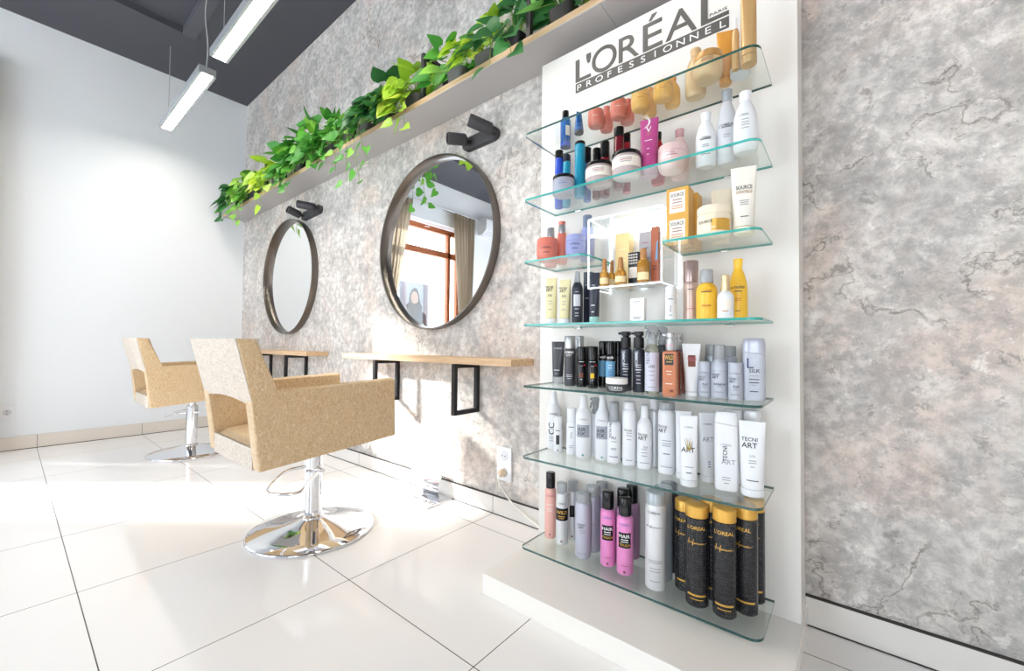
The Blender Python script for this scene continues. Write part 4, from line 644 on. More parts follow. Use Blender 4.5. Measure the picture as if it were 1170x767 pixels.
('tube', -0.4795, 1.2536, 1.346, 0.0259, 0.1832, {'body': 'magenta', 'cap': 'mauve_clear', 'capf': 0.16, 'tw': 1.15, 'rot': 10, 'txt': [('V', 0.8, 0.1, 'white_ink', 0)], 'heart': 0.72, 'lines': [(0.6, 0.7, 'white_ink'), (0.45, 0.2, 'white_ink'), (0.35, 0.2, 'white_ink')]}, 'cream_tube', 'magenta and violet tube with white swirl between the jars', 'tube', 'products on the second shelf from the top'),
('serie', -0.4793, 1.33, 1.346, 0.0215, 0.1707, {'body': 'red_gloss', 'cap': 'black_gloss'}, 'shampoo_bottle', 'red bottle half hidden behind the magenta tube', 'bottle', 'products on the second shelf from the top'),
('bowl', -0.4126, 1.2622, 1.346, 0.0409, 0.0787, {'body': 'pale_pink', 'cap': 'pale_pink', 'lab': ('white_ink', 0.4, 0.75, 20, -0.4), 'txt': [("L'OREAL", 0.58, 0.05, 'rose_ink', 0)], 'lines': [(0.5, 0.6, 'rose_ink')]}, 'hair_mask_jar', 'pale pink hair mask jar right of the magenta tube', 'jar', 'products on the second shelf from the top'),
('serie', -0.4112, 1.3305, 1.346, 0.0268, 0.158, {'body': 'pale_pink', 'cap': 'rose_clear'}, 'shampoo_bottle', 'pale pink shampoo bottle behind the pale pink jar', 'bottle', 'products on the second shelf from the top'),
('serie', -0.3237, 1.2887, 1.346, 0.0279, 0.1616, {'body': 'white_plastic', 'cap': 'white_plastic', 'txt': [("L'OREAL", 0.5, 0.04, 'dark_ink', 0)], 'lines': [(0.47, 0.8, 'dark_ink'), (0.37, 0.5, 'grey_ink'), (0.34, 0.5, 'grey_ink'), (0.2, 0.7, 'dark_ink')]}, 'shampoo_bottle', 'white shampoo bottle, leftmost of the three tall pale bottles', 'bottle', 'products on the second shelf from the top'),
('serie', -0.2707, 1.3052, 1.346, 0.027, 0.2166, {'body': 'pale_grey', 'cap': 'silver_grey', 'txt': [("L'OREAL", 0.5, 0.04, 'dark_ink', 0)], 'lines': [(0.47, 0.8, 'dark_ink'), (0.37, 0.5, 'grey_ink'), (0.34, 0.5, 'grey_ink'), (0.2, 0.7, 'dark_ink')]}, 'shampoo_bottle', 'pale grey shampoo bottle with silver cap, middle of the three tall pale bottles', 'bottle', 'products on the second shelf from the top'),
('serie', -0.2153, 1.2567, 1.346, 0.0295, 0.1667, {'body': 'white_plastic', 'cap': 'white_plastic', 'txt': [("L'OREAL", 0.58, 0.03, 'dark_ink', -0.1)], 'lines': [(0.5, 0.5, 'grey_ink'), (0.45, 0.5, 'grey_ink'), (0.41, 0.5, 'grey_ink'), (0.36, 0.5, 'grey_ink')]}, 'shampoo_bottle', 'white shampoo bottle, rightmost and frontmost of the three tall pale bottles', 'bottle', 'products on the second shelf from the top'),
('can', -0.8456, 1.3488, 1.585, 0.0193, 0.1412, {'body': 'deep_blue', 'cap': 'black_gloss', 'cf': 0.2, 'cr': 0.68, 'lab': ('pale_ink', 0.28, 0.55, 28, 0.6), 'foot': 'royal_blue'}, 'shampoo_bottle', 'blue bottle with black cap and white back label, leftmost on the top shelf', 'bottle', 'products on the top glass shelf'),
('tube', -0.7517, 1.29, 1.585, 0.0172, 0.0778, {'body': 'deep_blue', 'cap': 'dark_grey', 'capf': 0.1, 'tw': 0.75, 'rot': 75}, 'cream_tube', 'blue pointed tube seen edge on, beside the leftmost blue bottle', 'tube', 'products on the top glass shelf'),
('bowl', -0.6839, 1.2898, 1.585, 0.0279, 0.0583, {'body': 'coral', 'cap': 'coral', 'lines': [(0.5, 0.5, 'pale_ink')]}, 'hair_mask_jar', 'coral jar, left of the two coral jars on the top shelf', 'jar', 'products on the top glass shelf'),
('serie', -0.6671, 1.3383, 1.585, 0.0228, 0.0884, {'body': 'coral', 'cap': 'coral'}, 'shampoo_bottle', 'coral bottle behind the left coral jar', 'bottle', 'products on the top glass shelf'),
('bowl', -0.599, 1.2878, 1.585, 0.0265, 0.0628, {'body': 'coral', 'cap': 'coral', 'lines': [(0.5, 0.5, 'pale_ink')]}, 'hair_mask_jar', 'coral jar, right of the two coral jars on the top shelf', 'jar', 'products on the top glass shelf'),
('serie', -0.5881, 1.3369, 1.585, 0.0232, 0.0843, {'body': 'coral', 'cap': 'coral'}, 'shampoo_bottle', 'coral bottle behind the right coral jar', 'bottle', 'products on the top glass shelf'),
('bowl', -0.5213, 1.2869, 1.585, 0.03, 0.0593, {'body': 'honey', 'cap': 'honey', 'lines': [(0.5, 0.5, 'orange_ink')]}, 'hair_mask_jar', 'honey yellow jar, left of the two yellow jars', 'jar', 'products on the top glass shelf'),
('serie', -0.5126, 1.3403, 1.585, 0.0235, 0.0956, {'body': 'honey', 'cap': 'orange_soft'}, 'shampoo_bottle', 'orange yellow bottle behind the left yellow jar', 'bottle', 'products on the top glass shelf'),
('bowl', -0.4455, 1.2773, 1.585, 0.0295, 0.0548, {'body': 'honey', 'cap': 'honey', 'lines': [(0.5, 0.5, 'orange_ink')]}, 'hair_mask_jar', 'honey yellow jar, right of the two yellow jars', 'jar', 'products on the top glass shelf'),
('serie', -0.4334, 1.3294, 1.585, 0.0235, 0.0942, {'body': 'honey', 'cap': 'orange_soft'}, 'shampoo_bottle', 'orange yellow bottle behind the right yellow jar', 'bottle', 'products on the top glass shelf'),
('serie', -0.3618, 1.325, 1.585, 0.0296, 0.151, {'body': 'beige_gold', 'cap': 'beige_gold', 'lines': [(0.4, 0.5, 'pale_brown'), (0.3, 0.5, 'pale_brown')]}, 'shampoo_bottle', 'beige gold bottle behind the big beige jar', 'bottle', 'products on the top glass shelf'),
('bowl', -0.3107, 1.2592, 1.585, 0.0398, 0.0733, {'body': 'beige_gold', 'cap': 'honey_brown', 'lab': ('pale_brown', 0.5, 0.66, 22), 'lines': [(0.4, 0.6, 'pale_brown')]}, 'hair_mask_jar', 'big beige gold jar in the middle of the top shelf', 'jar', 'products on the top glass shelf'),
('tube', -0.2753, 1.31, 1.585, 0.017, 0.1584, {'body': 'orange_soft', 'cap': 'orange_soft', 'capf': 0.1, 'tw': 1.5, 'rot': 20}, 'cream_tube', 'soft orange tube right of the big beige jar', 'tube', 'products on the top glass shelf'),
('cone', -0.2386, 1.2566, 1.585, 0.0096, 0.145, {'body': 'tan_gold', 'cap': 'white_plastic'}, 'nozzle_bottle', 'slim tan bottle with white pointed nozzle beside the tall tan tube', 'bottle', 'products on the top glass shelf'),
('tube', -0.2066, 1.2563, 1.585, 0.0202, 0.2128, {'body': 'tan_gold', 'cap': 'tan_gold', 'capf': 0.1, 'tw': 1.0, 'rot': 20, 'lines': [(0.55, 0.1, 'pale_brown'), (0.5, 0.1, 'pale_brown')]}, 'cream_tube', 'tall tan gold tube at the right end of the top shelf', 'tube', 'products on the top glass shelf'),
('disc', -0.2342, 1.294, 1.585, 0.0259, 0.023, {'body': 'pale_grey', 'cap': 'pale_grey'}, 'round_tin', 'flat pale grey round tin near the right end of the top shelf', 'tin', 'products on the top glass shelf')
]
for it in ITEMS: product(it[0],it[1],it[2],it[3]+.0004,*it[4:])
# ------------------------------------------------------------------ the room
XL,XR,YW,YB,ZC=-4.84,2.6,1.526,-2.8,3.28
def struct(name,bm,m,smooth=False): return tag(obj(name,bm,m,None,smooth),kind='structure')
b=bm_new(); boxr(b,(XL-.3,YB-.3,-.1),(XR+.3,YW+.2,0)); struct('floor',b,FLOORM)
b=bm_new(); boxr(b,(XL,YW,0),(XR,YW+.2,3.45)); struct('wall_front',b,PLASTER)
# far wall with the window opening (y from WA to WB, z from WZ0 to WZ1)
WA,WB,WZ0,WZ1=-1.66,-.27,.35,2.66
b=bm_new(); X0,X1=XL-.3,XL
boxr(b,(X0,WB,0),(X1,YW+.2,3.45)); boxr(b,(X0,YB-.3,0),(X1,WA,3.45)); boxr(b,(X0,WA,0),(X1,WB,WZ0)); boxr(b,(X0,WA,WZ1),(X1,WB,3.45))
struct('wall_left',b,WHITEP)
b=bm_new(); SH=[(-4.2,-1.7),(.1,1.4)]; SZ0,SZ1=.35,2.8
xs=[XL-.3]+[q for p in SH for q in p]+[XR+.3]
for i in range(0,len(xs),2): boxr(b,(xs[i],YB-.3,0),(xs[i+1],YB,3.45))
for a_,c_ in SH: boxr(b,(a_,YB-.3,0),(c_,YB,SZ0)); boxr(b,(a_,YB-.3,SZ1),(c_,YB,3.45))
struct('wall_rear',b,WHITEP)
b=bm_new(); boxr(b,(XR,YB,0),(XR+.2,YW+.2,3.45)); struct('wall_right',b,pm('warm_paint','#e2d8cc',.6))
CEIL=pm('charcoal_ceiling','#4c4c54',.6)
b=bm_new(); boxr(b,(XL,.91,ZC),(XR,YW,ZC+.12)); boxr(b,(XL,YB,ZC),(-4.09,.91,ZC+.12)); boxr(b,(-4.09,YB,ZC),(XR,-2.2,ZC+.12)); boxr(b,(-4.09,-2.2,ZC+.05),(XR,.91,ZC+.12)); struct('ceiling',b,CEIL)
b=bm_new(); boxr(b,(-4.09,.827,ZC-.012),(XR,.91,ZC+.05)); struct('trim_1',b,pm('charcoal_trim','#55555e',.6))
BH=.085
b=bm_new(); boxr(b,(XL+.001,YW-.010,0.004),(XR,YW,BH),0); boxr(b,(XL+.001,YW-.0115,BH),(XR,YW,BH+.004),1); boxr(b,(XL+.001,YW-.0115,0),(XR,YW,.004),1); o=struct('baseboard_front',b,[SKIRT,GROUT])
b=bm_new(); boxr(b,(XL,YB,.004),(XL+.010,YW-.0105,.10)); boxr(b,(XL,YB,0),(XL+.0115,YW-.0116,.004),1); struct('baseboard_left',b,[SKIRTL,GROUT])
# window in the far wall
b=bm_new(); fx0,fx1=XL-.19,XL-.12
def bar(y0,y1,z0,z1,x0=fx0,x1=fx1): boxr(b,(x0,y0,z0),(x1,y1,z1),0,.006)
bar(WA,WA+.07,WZ0,WZ1-.02); bar(WB-.07,WB,WZ0,WZ1-.02); bar(WA,WB,WZ1-.10,WZ1-.02); bar(WA,WB,WZ0,WZ0+.07); bar(WA,WB,2.19,2.28)
bar(-1.45,-1.39,WZ0,2.6)
w1=struct('window_1',b,FRAMEWOOD)
b=bm_new(); boxr(b,(XL-.16,WA+.02,WZ0+.03),(XL-.152,WB-.02,WZ1-.05)); obj('window_pane',b,G_PANE,w1,False)
b=bm_new(); tube(b,[(XL-.115,-.92,2.6),(XL-.10,-.92,2.6),(XL-.08,-.98,2.6)],.008); obj('window_handle',b,PAL['white_satin'],w1)
b=bm_new(); boxr(b,(XL-.3,WA-.03,WZ0-.03),(XL+.06,WB+.03,WZ0),0,.004); struct('trim_2',b,WHITEP)
for i,(a_,c_) in enumerate(SH):
    b=bm_new(); k=3
    for q in range(k+1):
        xx=a_+(c_-a_)*q/k; xx=min(max(xx,a_+.03),c_-.03); boxr(b,(xx-.03,YB-.2,SZ0),(xx+.03,YB-.12,SZ1))
    boxr(b,(a_,YB-.2,SZ0),(c_,YB-.12,SZ0+.06)); boxr(b,(a_,YB-.2,SZ1-.06),(c_,YB-.12,SZ1))
    w=struct('window_%d'%(i+2),b,FRAMEWOOD)
    b=bm_new(); boxr(b,(a_+.02,YB-.165,SZ0+.03),(c_-.02,YB-.157,SZ1-.03)); obj('window_pane',b,G_PANE,w,False)
# curtains, rod, air conditioner, poster: seen in the round mirrors
def curtain(y0,y1,b0,b1,label,seed):
    b=bm_new(); q=random.Random(seed); n=72; lv=9; rows=[]
    ph=[q.uniform(0,6) for _ in range(3)]
    for j in range(lv+1):
        f=j/lv; z=2.87-f*2.82; row=[]
        for i in range(n+1):
            s=i/n; e=min(f/.55,1.)
            ya=y0+(b0-y0)*e; yb=y1+(b1-y1)*e; y=ya+(yb-ya)*s
            x=XL+.075+.032*math.sin(s*2*PI*6.5+ph[0]+.6*math.sin(f*3+ph[1]))*(.75+.35*f)+.010*math.sin(s*31+ph[2])
            row.append(b.verts.new((x,y,z)))
        rows.append(row)
    for r0,r1 in zip(rows,rows[1:]):
        for i in range(n): b.faces.new((r0[i],r0[i+1],r1[i+1],r1[i]))
    g=bmesh.ops.solidify(b,geom=b.faces[:],thickness=.003)
    return tag(obj('curtain',b,CURT),label,'curtain','curtains at the window')
curtain(-.56,-.10,-.27,-.06,'beige curtain on the side of the window nearer the mirrors',1)
curtain(-1.80,-1.30,-1.72,-1.45,'beige curtain on the far side of the window below the air conditioner',2)
t=thing('curtain_rod','thin pale rod carrying the two beige curtains','curtain rod',(XL+.075,-1.0,2.885))
b=bm_new(); tube(b,[(0,-.9,0),(0,.9,0)],.009,12); obj('rod',b,ALU,t)
for yy in (-.82,.82):
    b=bm_new(); tube(b,[(-.075,yy,0),(0,yy,0)],.006,8); obj('rod_bracket',b,ALU,t)
t=thing('air_conditioner','white wall mounted air conditioner high beside the window','air conditioner',(XL,-2.35,2.66))
b=bm_new(); prism(b,[(0,0),(.10,0),(.19,.07),(.20,.25),(.17,.28),(0,.28)],'y',-.4,.4,bev=.008); 
for v in b.verts: pass
obj('housing',b,PAL['white_plastic'],t)
b=bm_new(); prism(b,[(.10,-.004),(.19,.062),(.185,.066),(.096,.0)],'y',-.36,.36); obj('louver',b,PAL['pale_grey'],t)
t=thing('poster','grey window poster of a long haired woman in a jacket','poster',(XL-.24,-.84,WZ0))
b=bm_new(); boxr(b,(-.004,-.28,0),(.004,.28,1.40)); obj('poster_sheet',b,pm('poster_grey','#aab0bf',.6),t,False)
def flat(poly,x,m,name):
    b=bm_new(); prism(b,poly,'x',x,x+.0012); obj(name,b,m,t,False)
sk=pm('poster_skin','#c9a592',.6); hr=pm('poster_hair','#46322a',.7); jk=pm('poster_jacket','#474a52',.7); jn=pm('poster_jeans','#566076',.7)
flat([(-.16,.62),(-.20,.30),(-.15,.0),(.16,.0),(.20,.30),(.17,.62)],.0041,jn,'printed_jeans')
flat([(-.22,.92),(-.25,.55),(-.18,.40),(.18,.42),(.24,.58),(.20,.95),(.08,1.02),(-.09,1.02)],.0054,jk,'printed_jacket')
flat([(.14*math.cos(a)*(1.12 if math.sin(a)<0 else .72),1.10+.22*math.sin(a)) for a in [k*PI/12 for k in range(24)]],.0067,hr,'printed_hair')
flat([(.068*math.cos(a),1.17+.095*math.sin(a)) for a in [k*PI/12 for k in range(24)]],.0080,sk,'printed_face')
for z0,z1,wd in ((.69,.78,.19),(.57,.66,.21)):
    for k in range(5):
        y0=-wd+k*2*wd/5+.01; flat([(y0,z0),(y0+2*wd/5-.025,z0),(y0+2*wd/5-.025,z1),(y0,z1)],.0067,PAL['white_ink'],'printed_block')
# ------------------------------------------------------------------ display stand
PX0,PX1,PF=-.985,-.107,1.386
PZT=1.984
t=thing('display_stand','tall white display stand with glass shelves full of hair products','display stand',((PX0+PX1)/2,YW-.012,0))
OX,OY=(PX0+PX1)/2,YW-.012
def T(bm): bmesh.ops.translate(bm,verts=bm.verts,vec=(-OX,-OY,0)); return bm
STW=pm('stand_white','#e5e2dd',.3,spec=.5)
b=bm_new(); boxr(b,(PX0,PF,.066),(PX1,YW-.012,PZT),0,.002); obj('back_panel',T(b),STW,t,False)
b=bm_new(); boxr(b,(-.945,1.013,.0),(PX1+.004,YW-.012,.0655),0,.002); obj('plinth',T(b),pm('plinth_white','#f4f0ea',.12,spec=.5),t,False)
SZ={1:1.585,2:1.346,3:1.121,4:.895,5:.676,6:.424,7:.107}
def glass_shelf(z,x0,x1,em,rl=.02,rr=.03):
    b=bm_new(); th=.007
    poly=rrect(x0,1.170,x1,PF-.0002,(rl,rr,0,0))
    fs=prism(b,poly,'z',z-th,z,0)
    for f in b.faces:
        f.material_index=0 if abs(f.normal.z)>.9 or len(f.verts)>4 else 1
    return obj('glass_shelf',T(b),[G_SHELF,em],t,False)
for k,z in SZ.items():
    em=EDGE_LIT if k in (2,3,4) else EDGE_UNLIT  # shelves around the lit case take the edge with painted-in glow
    if k==3:
        glass_shelf(z,-.912,-.664,em); glass_shelf(z,-.417,-.169,em)
    else: glass_shelf(z,-.912,-.169,em)
# shelf clips
for k,z in SZ.items():
    for xx in ((-.80,-.28) if k!=3 else (-.79,-.29)):
        b=bm_new(); boxr(b,(xx-.012,PF-.018,z-.0125),(xx+.012,PF-.0002,z-.0072),0,.0015); obj('shelf_clip',T(b),CHROME,t,False)
# brand lettering on the panel
INK=pm('sign_grey','#5a5754',.45)
def panel_text(s,x0,x1,z0,z1,m,name,depth=.0022,y=PF):
    vs,fs,w,h=text_geo(s); b=bm_new(); V=[b.verts.new(((x0+x1)/2+a/w*(x1-x0),y-depth,z0+c/h*(z1-z0))) for a,c in vs]
    for f in fs:
        try: b.faces.new([V[i] for i in f])
        except ValueError: pass
    r=bmesh.ops.extrude_face_region(b,geom=b.faces[:]); bmesh.ops.translate(b,verts=[g for g in r['geom'] if isinstance(g,bmesh.types.BMVert)],vec=(0,depth-.0001,0))
    return obj(name,T(b),m,t,False)
LT=[("L",-.823,-.757,1.848,1.934),("'",-.776,-.757,1.905,1.940),("O",-.752,-.652,1.845,1.940),("R",-.643,-.567,1.848,1.936),("\u00c9",-.553,-.485,1.848,1.968),("A",-.474,-.375,1.848,1.938),("L",-.362,-.281,1.848,1.936)]
b=bm_new(); 
for s,x0,x1,z0,z1 in LT:
    vs,fs,w,h=text_geo(s); V=[b.verts.new(((x0+x1)/2+a/w*(x1-x0),PF-.003,z0+c/h*(z1-z0))) for a,c in vs]
    for f in fs:
        try: b.faces.new([V[i] for i in f])
        except ValueError: pass
r_=bmesh.ops.extrude_face_region(b,geom=b.faces[:]); bmesh.ops.translate(b,verts=[g for g in r_['geom'] if isinstance(g,bmesh.types.BMVert)],vec=(0,.0029,0))
obj('brand_letters',T(b),INK,t,False)['label']='dark grey capital letters of the brand name'
b=bm_new(); boxr(b,(-.823,PF-.0016,1.806),(-.281,PF-.0001,1.842)); bar_=obj('sign_bar',T(b),INK,t,False)
b=bm_new(); word='PROFESSIONNEL'; n=len(word)
for k,ch in enumerate(word):
    vs,fs,w,h=text_geo(ch); cx=-.806+k*(.508/(n-1)); hw=.0145*w/h
    V=[b.verts.new((cx+a/w*2*hw,PF-.0021,1.813+c/h*.022)) for a,c in vs]
    for f in fs:
        try: b.faces.new([V[i] for i in f])
        except ValueError: pass
obj('lettering',T(b),PAL['white_ink'],bar_,False).location=(0,0,0)
panel_text('PARIS',-.336,-.286,1.866,1.875,INK,'city_lettering',.001)
# lit glass case
CX0,CX1,CY0,CZ0,CZ1=-.672,-.429,1.222,1.010,1.240
t=thing('glass_case','clear acrylic display case with glowing white edges in the middle of the stand','display case',((CX0+CX1)/2,PF-.0005,CZ0))
OX,OY=(CX0+CX1)/2,PF-.0005
def TC(bm): bmesh.ops.translate(bm,verts=bm.verts,vec=(-OX,-OY,-CZ0)); return bm
LITE=pm('lit_edge','#f2fbff',.3,emit=1.6)
th=.006
b=bm_new(); boxr(b,(CX0,CY0,CZ0),(CX1,PF-.0006,CZ0+th)); obj('bottom_pane',TC(b),G_CASE,t,False)
b=bm_new(); boxr(b,(CX0,CY0,CZ1-th),(CX1,PF-.0006,CZ1)); obj('top_pane',TC(b),G_CASE,t,False)
for xx in (CX0,CX1-th):
    b=bm_new(); boxr(b,(xx,CY0,CZ0+th+.0002),(xx+th,PF-.0006,CZ1-th-.0002)); obj('side_pane',TC(b),G_CASE,t,False)
e=.0035
b=bm_new()
for xx in (CX0,CX1):
    boxr(b,(xx-e/2,CY0-e,CZ0),(xx+e/2,CY0-.0003,CZ1)); boxr(b,(xx-e*.5,PF-.006,CZ0),(xx+e*.9,PF-.0008,CZ1))
for zz in (CZ0,CZ1):
    boxr(b,(CX0+e/2,CY0-e,zz-e/2),(CX1-e/2,CY0-.0003,zz+e/2))
    for xx in (CX0,CX1): boxr(b,(xx-e/3,CY0,zz-e/3),(xx+e/3,PF-.0062,zz+e/3))
obj('glowing_edge',TC(b),LITE,t,False)
b=bm_new(); boxr(b,(CX0+.012,PF-.02,CZ1-.022),(CX1-.012,PF-.0008,CZ1-.0065)); obj('light_strip',TC(b),pm('case_led','#f4fcff',.4,emit=5.),t,False)
b=bm_new(); xm=(CX0+CX1)/2+.004
boxr(b,(xm-.010,PF-.005,CZ0+.0064),(xm+.010,PF-.001,CZ1-.023)); obj('rear_light_strip',TC(b),LITE,t,False)
# ------------------------------------------------------------------ round mirrors
def mirror(x,z,label):
    t=thing('round_mirror',label,'mirror',(x,YW,z),0,'round mirrors on the plaster wall')
    b=bm_new(); n=128; ro,ri=.484,.475
    rings=[]
    for r,y in ((ro,0),(ro,-.048),(ro-.001,-.0495),(ri+.001,-.0495),(ri,-.048),(ri,-.002)):
        rings.append([b.verts.new((r*math.cos(2*PI*k/n),y-.0003,r*math.sin(2*PI*k/n))) for k in range(n)])
    for a_,c_ in zip(rings,rings[1:]+rings[:1]):
        for k in range(n): b.faces.new((a_[k],a_[(k+1)%n],c_[(k+1)%n],c_[k]))
    obj('frame',b,BRUSH,t)
    b=bm_new(); M=Matrix.Rotation(PI/2,4,'X'); lathe(b,[(.4745,.003),(.4745,.009)],128,mat=M); obj('mirror_glass',b,MIRROR,t,True,auto=20)
    return t
mirror(-1.810,1.387,'large round mirror with bronze grey frame, nearer one, reflecting the window')
mirror(-3.690,1.380,'round mirror with bronze grey frame, farther one, reflecting the blank white wall')
# ------------------------------------------------------------------ wall spots
def spot(p0,p1,heads,label):
    c=((p0[0]+p1[0])/2,YW,(p0[1]+p1[1])/2); t=thing('wall_spotlight',label,'spotlight',c,0,'twin spotlights above the mirrors')
    b=bm_new(); L=math.hypot(p1[0]-p0[0],p1[1]-p0[1])/2; rr=.032
    poly=[]
    for k in range(13): a=-PI/2+PI*k/12; poly.append((L+rr*math.cos(a),rr*math.sin(a)))
    for k in range(13): a=PI/2+PI*k/12; poly.append((-L+rr*math.cos(a),rr*math.sin(a)))
    prism(b,poly,'y',-.030,-.0003,bev=.003); bmesh.ops.rotate(b,verts=b.verts,cent=(0,0,0),matrix=Matrix.Rotation(-math.atan2(p1[1]-p0[1],p1[0]-p0[0]),3,'Y')); obj('mounting_bar',b,SPOTM,t)
    for base,tip in heads:
        B=Vector(base)-Vector(c); Tp=Vector(tip)-Vector(c); d=(Tp-B); ln=d.length; M=Matrix.Translation(B)@d.to_track_quat('Z','Y').to_matrix().to_4x4()
        b=bm_new(); lathe(b,[(.020,-.012),(.029,-.004),(.030,0),(.030,ln-.002),(.029,ln),(.0245,ln),(.024,ln-.012)],36,mat=M); h=obj('spot_head',b,SPOTM,t)
        b=bm_new(); lathe(b,[(.0238,ln-.0119),(.0238,ln-.0105)],24,mat=M); obj('lens',b,pm('spot_lens','#6b655e',.15),h)
        b=bm_new(); q=Vector((B.x,-.03,B.z)); tube(b,[q,B+d.normalized()*.004],.011,12); obj('swivel_arm',b,SPOTM,t)
spot((-1.545,1.868),(-1.365,1.872),[((-1.345,1.458,1.868),(-1.405,1.375,1.898)),((-1.525,1.462,1.872),(-1.566,1.385,1.862))],'black twin spotlight above the nearer round mirror')
spot((-3.43,1.85),(-3.18,1.86),[((-3.42,1.462,1.852),(-3.42,1.375,1.876)),((-3.17,1.462,1.862),(-3.245,1.372,1.878))],'black twin spotlight above the farther round mirror')
# ------------------------------------------------------------------ work ledges under the mirrors
def rect_frame(bm,x,y0,y1,z0,z1,w=.021,d=.021):
    boxr(bm,(x-d/2,y0,z0),(x+d/2,y0+w,z1)); boxr(bm,(x-d/2,y1-w,z0),(x+d/2,y1,z1)); boxr(bm,(x-d/2,y0+w,z0),(x+d/2,y1-w,z0+w)); boxr(bm,(x-d/2,y0+w,z1-w),(x+d/2,y1-w,z1))
def ledge(x0,x1,brk,label):
    t=thing('wall_ledge',label,'shelf',((x0+x1)/2,YW,.727),0,'oak ledges below the mirrors'); ox=(x0+x1)/2
    b=bm_new(); boxr(b,(x0-ox,1.362-YW,0),(x1-ox,-.0004,.031),0,.0015); obj('plank',b,OAK,t,False)
    for xx in brk:
        b=bm_new(); rect_frame(b,xx-ox,1.352-YW,-.0005,-.247,-.0004); obj('bracket',b,BLACKM,t,False)
ledge(-2.51,-1.118,(-1.468,-2.142),'light oak ledge on black frame brackets below the nearer mirror')
ledge(-4.42,-3.02,(-3.36,-4.055),'light oak ledge on black frame brackets below the farther mirror')
# ------------------------------------------------------------------ plant ledge
GX0,GX1,GY,GZ0,GZ1=XL+.0015,.25,1.335,2.066,2.097
t=thing('plant_ledge','long oak edged ledge high on the wall carrying the trailing plants','shelf',(-2,YW,GZ0))
b=bm_new(); boxr(b,(GX0+2,GY-YW,.004),(GX1+2,-.0004,GZ1-GZ0),0,.001); obj('plank',b,OAK,t,False)
for a_,c_ in ((GX0,-.6955),(-.694,GX1)):
    b=bm_new(); boxr(b,(a_+2,GY-YW+.001,0),(c_+2,-.0004,.0039)); obj('underside_panel',b,LAMIN,t,False)
for xx in (-.335,-1.035,-1.735,-2.43,-3.13,-3.83,-4.53):
    b=bm_new(); rect_frame(b,xx+2,1.352-YW,-.0005,GZ1-GZ0+.0004,GZ1-GZ0+.26); obj('bracket',b,BLACKM,t,False)
# ------------------------------------------------------------------ plants
def leafmat(name,c1,c2,c3):
    m=pm(name,c1,.38,spec=.4); w=NT(m); at=w.n('ShaderNodeAttribute',attribute_name='leaf_tone'); sp=w.n('ShaderNodeSeparateXYZ'); w.l(at.outputs['Vector'],sp.inputs[0])
    r=w.ramp(at.outputs['Fac'],[(0,srgb(c1)),(.5,srgb(c2)),(1,srgb(c3))])
    w.l(r.outputs[0],w.b.inputs['Base Color'])
    tr=w.n('ShaderNodeBsdfTranslucent'); w.l(r.outputs[0],tr.inputs['Color']); mx=w.n('ShaderNodeMixShader'); mx.inputs[0].default_value=.28
    w.l(w.b.outputs[0],mx.inputs[1]); w.l(tr.outputs[0],mx.inputs[2]); out=[n for n in w.t.nodes if n.type=='OUTPUT_MATERIAL'][0]; w.l(mx.outputs[0],out.inputs[0]); return m
LEAF={'dark':leafmat('leaf_dark','#34683c','#478a48','#6cab55'),'mid':leafmat('leaf_green','#3f8a35','#62ad40','#94cc52'),'lime':leafmat('leaf_lime','#98c23c','#c0df45','#dcea5c'),'var':leafmat('leaf_variegated','#5fa540','#a3cf55','#e2eaae')}
STEM=pm('stem_green','#86a552',.6)
OUT2=[(0,0,.0),(-.10,.30,.02),(.02,.50,-.02),(.25,.50,-.03),(.52,.38,-.02),(.78,.18,-.04),(1.0,.0,-.10)]
def leaf(bm,lay,p,d,nrm,L,wd,tone):
    d=d.normalized(); s=d.cross(nrm).normalized(); n=s.cross(d).normalized()
    fold=R.uniform(.10,.35); curl=R.uniform(.0,.35)
    def at(u,v,sg): return p+d*(u*L)+s*(sg*v*wd*L)+n*(abs(v)*fold*L-curl*u*u*L*.5)
    mid=[bm.verts.new(at(u,0,1)) for u in (0,.25,.52,.78,1.)]
    for sg in (1,-1):
        A,Bq,C,D,E=[bm.verts.new(at(u,v,sg)) for u,v in ((-.10,.28),(.06,.50),(.28,.50),(.53,.37),(.79,.17))]
        fs=[(mid[0],A,Bq),(mid[0],Bq,C,mid[1]),(mid[1],C,D,mid[2]),(mid[2],D,E,mid[3]),(mid[3],E,mid[4])]
        for f in fs:
            q=bm.faces.new(f if sg==1 else f[::-1]); q.smooth=True
            for lp in q.loops: lp[lay]=(tone,tone,tone,1)
